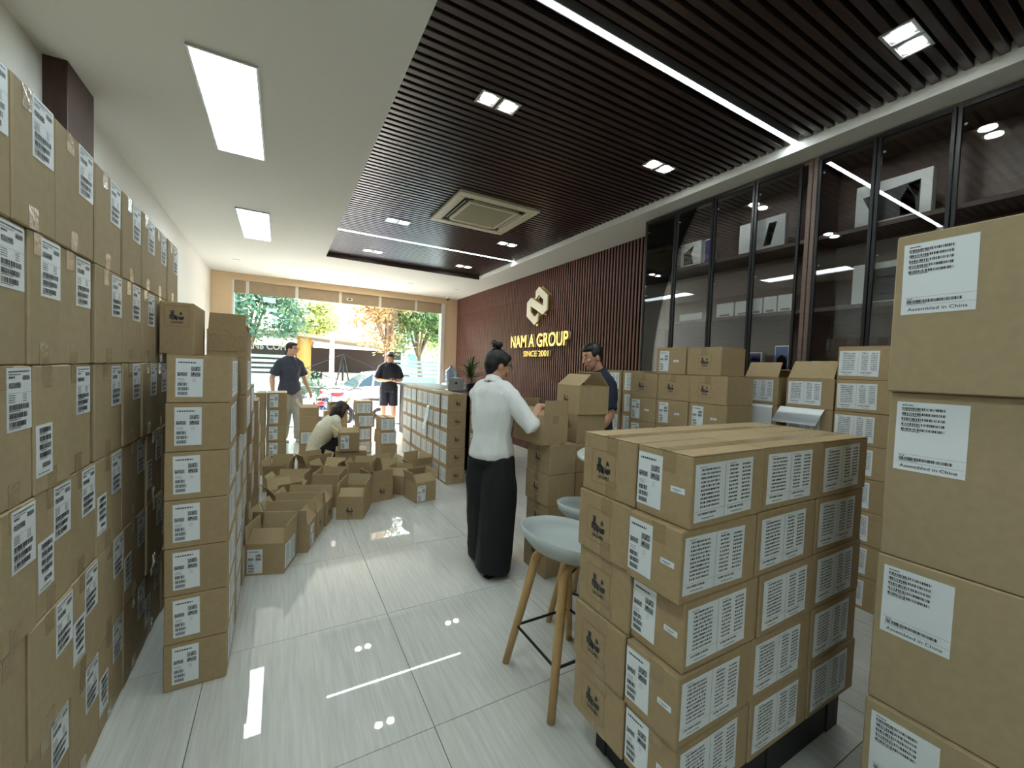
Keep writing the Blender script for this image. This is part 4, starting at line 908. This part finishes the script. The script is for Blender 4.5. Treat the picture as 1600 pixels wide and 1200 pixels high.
    for h_, kn, an in (('hl','kl','al'), ('hr','kr','ar')):
        hp, kk, aa = j[h_], j[kn], j[an]
        if leg >= 1:
            end = kk.lerp(aa, (leg-1)); tb.tube([hp+V((0,0,.02)), hp.lerp(kk,.5), kk, kk.lerp(end,.5), end], [.098*K,.090*K*wide,.074*K*wide*fl_,.072*K*wide*fl_,.074*K*wide*fl_], 16)
        else: tb.tube([hp+V((0,0,.02)), hp.lerp(kk,leg*.5), hp.lerp(kk,leg)], [.098*K,.092*K,.088*K], 16)
    to = link('trousers' if leg >= 1 else 'shorts', crease(remesh(tb, m_, .009, 6, 'trousers'), .007), root)
    link('waistband', recalc(MB().tube([wai-(wai-pel)*.12, wai+(wai-pel)*.10], [(.134*K*f,.102*K),(.134*K*f,.102*K)], 22, up=X).mesh('band', [m_], True)), to)
    # shoes
    for an in ('al', 'ar'):
        t = j[an]+V((0,0,-j[an].z)); sh = MB()
        sh.tube([t+V((0,-.068,.030)), t+V((0,-.03,.036)), t+V((0,.06,.030)), t+V((0,.13,.024)), t+V((0,.178,.020))], [(.030*K,.028),(.040*K,.036),(.044*K,.030),(.044*K,.024),(.028*K,.016)], 14, up=X)
        s_ = link('shoe', recalc(sh.mesh('shoe', [shoe], True)), root)
        link('sole', recalc(MB().tube([t+V((0,-.072,.006)), t+V((0,0,.006)), t+V((0,.12,.006)), t+V((0,.182,.006))], [(.030*K,.006),(.040*K,.006),(.045*K,.006),(.026*K,.006)], 14, up=X).mesh('sole', ['black'])), s_)
    return root
person('woman with a hair bun in white shirt and wide black trousers packing a carton', (1.262, 2.485, 0), -60, 1.515,
    {'Wer': (1.435,2.245,.985), 'Wwr': (1.525,2.315,1.135), 'Wel': (1.33,2.66,1.02), 'Wwl': (1.475,2.535,1.145), 'al': (-.085,.09,.05), 'kl': (-.085,.06,.42), 'ar': (.085,-.06,.05), 'kr': (.08,-.01,.43), 'hc': (0,.045,1.395), 'nt': (0,.018,1.335)},
    shirt=('shirt_white', 1.36, 1.17, .25), trousers=('trouser_black', 2.04, 1.25), wide=1.42, hair=('hair', 'bun'), head=(-32, -16, 0), female=True, glasses=True,
    hands={'wr': ((.55,.8,-.1), (0,.3,-1), .5, 1), 'wl': ((.6,.7,-.35), (0,.3,-1), .5, -1)})
person('man in dark navy polo shirt looking down behind the half-open chest-high carton', (2.40, 2.72, 0), 80, 1.625,
    {'hc': (.0,.075,1.505), 'nt': (0,.03,1.43), 'el': (-.235,.02,1.02), 'wl': (-.20,.16,.84)},
    shirt=('polo_navy', .82, 1.06, .5), trousers=('short_dark', 1.98, 1.05), hair=('hair', 'short'), head=(4, -17, 0))
person('man in charcoal polo and pale grey trousers standing by the shop window', (.13, 7.82, 0), 208, 1.68,
    {'hc': (-.02,.03,1.565), 'el': (-.27,-.03,1.08), 'wl': (-.30,.08,.86), 'er': (.26,-.05,1.08), 'wr': (.27,.0,.86), 'al': (-.10,.16,.06), 'kl': (-.09,.13,.47), 'ar': (.06,-.10,.06), 'kr': (.07,.02,.47)},
    shirt=('polo_grey', .78, 1.10, .5), trousers=('trouser_grey', 1.98, 1.05), shoe='shoe_light', hair=('hair', 'short'), head=(28, -2, 0), glasses=True, wide=1.1)
pm = person('man in dark polo and shorts looking at his phone by the doorway', (1.98, 8.75, 0), 174, 1.655,
    {'hc': (0,.06,1.51), 'nt': (0,.03,1.45), 'el': (-.25,.02,1.04), 'wl': (-.085,.235,1.03), 'er': (.25,.02,1.04), 'wr': (.085,.235,1.03)},
    shirt=('polo_dark', .85, 1.12, .6), trousers=('short_dark', .92, 1.0), hair=('hair', 'short'), head=(0, -32, 0),
    hands={'wl': ((.75,.5,.1), (.2,.3,1), .6, -1), 'wr': ((-.75,.5,.1), (-.2,.3,1), .6, 1)})
ph = thing('phone', 'dark phone held in both hands by the man at the doorway', 'phone', (1.953, 8.455, 1.052), R(174))
link('phone_body', bevel_mesh(MB().box((-.037,-.075,0), (.037,.075,.008)).mesh('ph', ['phone']), .003), ph, (0,0,0), (R(35),0,0))
person('woman with long dark hair in cream blouse crouching among the open cartons', (.53, 5.62, 0), -78, 1.50,
    {'pel': (0,-.13,.25), 'wai': (0,-.12,.37), 'che': (0,-.03,.52), 'sho': (0,.05,.625), 'nb': (0,.085,.675), 'nt': (0,.115,.705), 'hc': (0,.155,.765), 'sl': (-.145,.045,.62), 'sr': (.145,.045,.62),
     'el': (-.19,.15,.42), 'er': (.19,.10,.40), 'wl': (-.10,.28,.30), 'wr': (.15,.20,.19), 'hl': (-.08,-.10,.235), 'hr': (.08,-.10,.235), 'kl': (-.11,.20,.43), 'kr': (.11,.22,.40), 'al': (-.10,.02,.06), 'ar': (.10,.05,.06)},
    shirt=('blouse_cream', .75, 1.16, .25), trousers=('trouser_black', 1.95, 1.0), hair=('hair_brown', 'long'), head=(0, -34, 0), female=True)

# ================================================================ OUTSIDE
ZG = -.35
mat('road', (196, 192, 184), .9, noise=.08, nscale=3); mat('car_white', (236, 238, 240), .2, coat=.6); mat('car_glass', (40, 60, 62), .08); mat('tyre', (24, 24, 25), .85); mat('tail_red', (200, 28, 36), .3); mat('chrome', (200, 200, 205), .2, metal=.9)
mat('bark', (120, 98, 74), .9, noise=.25, nscale=9); mat('fol_a', (104, 128, 62), .7, noise=.3, nscale=2, rnd=.1); mat('fol_b', (150, 158, 78), .7, noise=.3, nscale=2); mat('fol_c', (170, 138, 84), .7, noise=.3, nscale=2); mat('fol_d', (84, 116, 84), .7, noise=.3, nscale=2)
mat('bld_pink', (206, 176, 164), .85, noise=.05, nscale=.8); mat('bld_win', (120, 150, 160), .2); mat('bld_white', (226, 224, 216), .85); mat('kiosk_y', (186, 146, 70), .6); mat('kiosk_roof', (170, 156, 134), .8, noise=.1, nscale=2); mat('kiosk_dark', (64, 56, 54), .8); mat('pole', (214, 200, 184), .7); mat('bike_blue', (70, 84, 110), .35); mat('concrete', (190, 184, 170), .9, noise=.06, nscale=4)
gd = struct('ground_outside', MB().box((-60, YF+.6, ZG-.3), (70, 75, ZG)).mesh('ground', ['road']), label='sunlit street and pavement outside the shop')
struct('steps_outside', MB().box((-1.3, YF+.2, ZG), (3.9, YF+.95, -.13)).mesh('steps', ['concrete']), gd)
# car
car = thing('car', 'white parked sedan seen beyond the open shop doorway', 'car', (1.15, 13.5, ZG), R(8))
secs = [(0,.50,.62,.62,.70),(.10,.36,.86,.66,.82),(.55,.24,.98,.72,.86),(.95,.22,1.02,.76,.87),(1.5,.20,1.04,.76,.88),(2.4,.20,1.02,.76,.88),(3.2,.20,.98,.74,.88),(3.9,.24,.86,.70,.85),(4.3,.32,.72,.62,.76),(4.42,.42,.62,.5,.6)]
rings = []
for x, z0, z1, w1, w0 in secs: rings.append([(x,-w0,z0+.08),(x,-w0*.96,z0),(x,w0*.96,z0),(x,w0,z0+.08),(x,w0,(z0+z1)/2+.05),(x,w1,z1-.03),(x,w1*.9,z1),(x,-w1*.9,z1),(x,-w1,z1-.03),(x,-w0,(z0+z1)/2+.05)])
link('body', bevel_mesh(recalc(MB().loft(rings).mesh('body', ['car_white'], True)), .004), car)
cab_ = [(.62,.98,.99,.70,.70),(1.25,.98,1.40,.70,.57),(1.7,.98,1.46,.71,.58),(2.3,.98,1.44,.71,.57),(3.15,.96,.99,.70,.68)]
link('greenhouse', recalc(MB().loft([[(x,-w0,z0),(x,w0,z0),(x,w1,z1),(x,-w1,z1)] for x, z0, z1, w0, w1 in cab_]).mesh('gh', ['car_glass'], False)), car)
link('roof', recalc(MB().loft([[(x,-w,z-.02),(x,w,z-.02),(x,w*.95,z+.015),(x,-w*.95,z+.015)] for x, w, z in ((1.20,.57,1.38),(1.45,.59,1.44),(1.9,.59,1.465),(2.35,.58,1.44),(2.5,.57,1.38))]).mesh('roof', ['car_white'], True)), car)
for x in (1.30, 2.05):
    for s in (-1, 1): link('pillar', recalc(MB().tube([(x-.1, s*.715, .97), (x, s*.60, 1.42)], .03, 6).mesh('pillar', ['car_white'])), car)
for s in (-1, 1):
    link('tail_light', recalc(MB().loft([[(.03,s*.70,.70),(.03,s*.45,.72),(.03,s*.45,.80),(.03,s*.70,.84)],[(.30,s*.875,.76),(.02,s*.45,.72),(.02,s*.45,.80),(.36,s*.86,.86)]]).mesh('tail', ['tail_red'])), car)
    for x in (.82, 3.52):
        w = link('wheel', recalc(MB().tube([(x, s*.70, .32), (x, s*.885, .32)], .32, 24).mesh('wheel', ['tyre'])), car)
        link('rim', recalc(MB().tube([(x, s*.88, .32), (x, s*.893, .32)], .21, 20).mesh('rim', ['chrome'])), w)
link('plate', MB().box((-.005,-.22,.52), (.02,.22,.62)).mesh('plate', ['paper']), car)
# motorbikes
def bike(label, x, y, rz, c):
    t = thing('motorbike', label, 'motorbike', (x, y, ZG), R(rz), 'parked motorbikes')
    for wy in (0, 1.25):
        w = link('wheel', recalc(MB().tube([(.29*math.cos(a*math.pi/12)*0, wy+.25*math.cos(a*math.pi/12), .29+.25*math.sin(a*math.pi/12)) for a in range(25)], .045, 8, cap=False).mesh('wheel', ['tyre'], True)), t)
        link('hub', recalc(MB().tube([(-.06,wy,.29),(.06,wy,.29)], .07, 12).mesh('hub', ['chrome'])), w)
    link('frame', recalc(MB().tube([(0,.05,.32),(0,.45,.45),(0,.95,.55),(0,1.12,.85)], [.05,.09,.07,.04], 10).mesh('frame', ['black_metal'], True)), t)
    link('fairing', recalc(MB().tube([(0,-.22,.72),(0,.1,.70),(0,.45,.62),(0,.8,.5),(0,1.05,.78)], [(.05,.05),(.13,.10),(.14,.12),(.12,.10),(.15,.10)], 12, up=(1,0,0)).mesh('fairing', [c], True)), t)
    link('seat', recalc(MB().tube([(0,-.12,.80),(0,.2,.81),(0,.55,.76)], [(.09,.04),(.14,.06),(.11,.05)], 12, up=(1,0,0)).mesh('seat', ['black'], True)), t)
    link('handlebar', recalc(MB().tube([(-.34,1.0,1.0),(-.15,1.06,1.02),(0,1.1,.98),(.15,1.06,1.02),(.34,1.0,1.0)], .02, 8).mesh('bar', ['black_metal'], True)), t)
    for s in (-1, 1):
        link('mirror', recalc(MB().tube([(s*.22,1.04,1.02),(s*.28,1.02,1.16)], .008, 6).ball((s*.29,1.01,1.20), (.055,.015,.035), 10, 6).mesh('mirror', ['chrome'], True)), t)
        link('fork', recalc(MB().tube([(s*.06,1.25,.29),(s*.06,1.12,.85)], .02, 8).mesh('fork', ['chrome'])), t)
    link('tail_light', MB().ball((0,-.22,.72), (.10,.05,.06), 12, 8).mesh('tail', ['tail_red'], True), t)
    link('mudguard', recalc(MB().tube([(0,-.28,.45),(0,-.22,.58),(0,.0,.62)], [(.05,.015),(.07,.02),(.07,.02)], 10, up=(1,0,0)).mesh('guard', [c], True)), t)
    link('plate', bxmesh(.19,.01,.14,'paper'), t, (0,-.28,.42))
bike('dark motorbike with red tail light parked nearest the doorway left side', .88, 11.0, -12, 'bike_blue')
bike('white and grey scooter parked behind the standing man', .30, 11.7, -25, 'car_white')
bike('scooter parked in front of the white car, right of the doorway middle', 2.25, 10.9, 35, 'car_white')
# kiosk
ks = thing('kiosk', 'low street kiosk with flat tan roof and yellow columns across the road', 'kiosk', (0,0,ZG))
link('roof', recalc(MB().prism([(-9,2.86),(.5,2.70),(5.5,2.34),(5.5,2.44),(.5,2.84),(-9,3.05)], -3.2, -.2, M=Matrix.Translation((0,18,0)) @ Matrix.Rotation(R(90),4,'X') ).mesh('roof', ['kiosk_roof'])), ks)
link('back_wall', MB().box((-9, 20.9, 0), (5.3, 21.1, 2.35)).mesh('bw', ['kiosk_dark']), ks)
for x in (.80, -4.2): link('column', recalc(MB().tube([(x,18.5,0),(x,18.5,2.75)], .26, 20).mesh('col', ['kiosk_y'], True)), ks)
link('counter', bevel_mesh(MB().box((1.6,19.6,0), (5.0,20.2,1.25)).mesh('counter', ['bld_white']), .02), ks)
t = thing('street_pole', 'thin pale concrete pole standing across the street', 'pole', (1.53, 15.4, ZG)); link('shaft', recalc(MB().tube([(0,0,0),(0,0,2.75)], [.09,.07], 12).mesh('shaft', ['pole'], True)), t); link('crossarm', bxmesh(1.5,.05,.05,'pole'), t, (.5,0,2.55))
# fence frames
for i, (fx, fy, hh) in enumerate(((1.86, 15.1, 2.0), (3.3, 15.0, 1.65), (.35, 15.0, 1.65))):
    t = thing('fence_frame', ('tall dark triangular fence frame behind the car', 'lower dark triangular fence frame behind the phone user', 'dark triangular fence frame behind the standing man')[i], 'fence', (fx, fy, ZG), group='triangular fence frames')
    for dx, dy in ((-.42,0),(.42,0),(0,.4),(0,-.02)): link('bar', recalc(MB().tube([(dx,dy,0),(0,0,hh)], .022, 6).mesh('bar', ['black_metal'])), t)
    link('cable', recalc(MB().tube([(-1.2,.1,hh-.55),(0,0,hh),(1.2,.1,hh-.5)], .012, 6).mesh('cable', ['black_metal'])), t)
# trees
def tree(label, x, y, trunk_h, cz, rr, m, n, seed, size=.16, lean=0):
    rg = random.Random(seed); t = thing('street_tree', label, 'tree', (x, y, ZG), 0, 'street trees')
    b = MB().tube([(0,0,0),(lean*.4,0,trunk_h*.5),(lean,0,trunk_h)], [.16,.12,.09], 10)
    link('trunk', recalc(b.mesh('trunk', ['bark'], True)), t)
    br = MB(); tips = []
    for i in range(9):
        a = i*2*math.pi/9+rg.uniform(-.3,.3); e = rg.uniform(.2,1.1); L = rg.uniform(.5,.9)
        tip = V((lean+math.cos(a)*math.cos(e)*rr[0]*L, math.sin(a)*math.cos(e)*rr[1]*L, cz+math.sin(e)*rr[2]*L*.8)); tips.append(tip)
        br.tube([(lean,0,trunk_h-.1), V((lean,0,trunk_h)).lerp(tip,.5)+V((0,0,.1)), tip], [.06,.04,.015], 6)
    link('branches', recalc(br.mesh('branches', ['bark'], True)), t)
    lf = MB(); cl = []
    for i in range(26):
        a = rg.uniform(0,2*math.pi); u = rg.uniform(-1,1); s = math.sqrt(1-u*u); q = rg.uniform(.45,1)
        cl.append(V((lean+rr[0]*s*math.cos(a)*q, rr[1]*s*math.sin(a)*q, cz+rr[2]*u*q)))
    for i in range(n):
        c = rg.choice(cl); d = V((rg.gauss(0,1), rg.gauss(0,1), rg.gauss(0,.8)))*min(rr)*.24; p = c+d
        ax = V((rg.gauss(0,1),rg.gauss(0,1),rg.gauss(0,1))).normalized(); bx = ax.orthogonal().normalized(); z = size*rg.uniform(.6,1.2)
        lf.add([p-ax*z, p+bx*z*.45, p+ax*z, p-bx*z*.45], [(0,1,2,3)])
    link('foliage', lf.mesh('foliage', [m]), t, kind='stuff')
    return t
tree('street tree with dry orange green leaves and thick trunk behind the phone user', 3.38, 15.3, 2.3, 3.9, (1.25,1.2,1.5), 'fol_c', 5000, 1, .085)
tree('green street tree seen through the left window pane', -1.0, 17.2, 2.0, 3.6, (1.7,1.3,1.35), 'fol_d', 5000, 2, .11)
tree('yellow green tree rising over the kiosk roof', 1.45, 25, 2.6, 4.0, (1.2,1.2,1.1), 'fol_b', 3500, 3, .12)
tree('slim tree with bare trunk seen through the right window pane', 5.0, 16.2, 2.1, 3.7, (1.4,1.2,1.4), 'fol_a', 4500, 4, .10, -.2)
tree('leafy tree between the left pane and the pale building', -5.0, 26, 3, 5.2, (3.2,2.4,2.6), 'fol_a', 4500, 5, .2)
tree('tree crown behind the pale building edge, far right', 10.5, 26, 3, 5.4, (3.2,2.4,2.6), 'fol_b', 4500, 6, .2)
def shrub(label, x, y, r, m, seed):
    rg = random.Random(seed); t = thing('shrub', label, 'shrub', (x, y, ZG), 0, 'shrubs across the street'); lf = MB()
    for i in range(1400):
        cl_ = lambda v: max(-.85, min(.85, v)); p = V((cl_(rg.gauss(0,.45))*r, cl_(rg.gauss(0,.45))*r, .1+min(1.3, abs(rg.gauss(.5,.35)))*r)); ax = V((rg.gauss(0,1),rg.gauss(0,1),rg.gauss(0,1))).normalized(); bx = ax.orthogonal().normalized()
        lf.add([p-ax*.07, p+bx*.03, p+ax*.07, p-bx*.03], [(0,1,2,3)])
    link('foliage', lf.mesh('foliage', [m]), t, kind='stuff'); link('stem', recalc(MB().tube([(0,0,0),(0,0,.5*r)], .03, 6).mesh('stem', ['bark'])), t)
shrub('round green shrub behind the motorbikes', .75, 16.0, .95, 'fol_d', 1); shrub('pale shrub below the kiosk roof', 2.45, 16.3, .9, 'fol_a', 2); shrub('low shrub left of the yellow column', -.95, 16.0, .85, 'fol_d', 3); shrub('shrub under the slim tree right of the doorway', 4.3, 15.9, .8, 'fol_b', 4)
# buildings
bd = thing('building', 'pale pinkish apartment block rising behind the trees', 'building', (0,0,ZG))
link('walls', MB().box((3.6, 40, 0), (9.0, 50, 16)).mesh('walls', ['bld_pink']), bd)
wm = MB().box((-.55,-.06,0), (.55,.02,1.5)).mesh('window', ['bld_win'])
for i in range(3):
    for k_ in range(5): link('window', wm, bd, (4.7+i*1.6, 40, 1.4+k_*2.9))
b2 = thing('building', 'white low building filling the far side of the street behind the kiosk', 'building', (0,0,ZG))
link('walls', MB().box((10.5, 44, 0), (34, 54, 9)).mesh('walls', ['bld_white']), b2)
for i in range(6):
    for k_ in range(2): link('window', wm, b2, (12.5+i*3.2, 44, 1.4+k_*3))
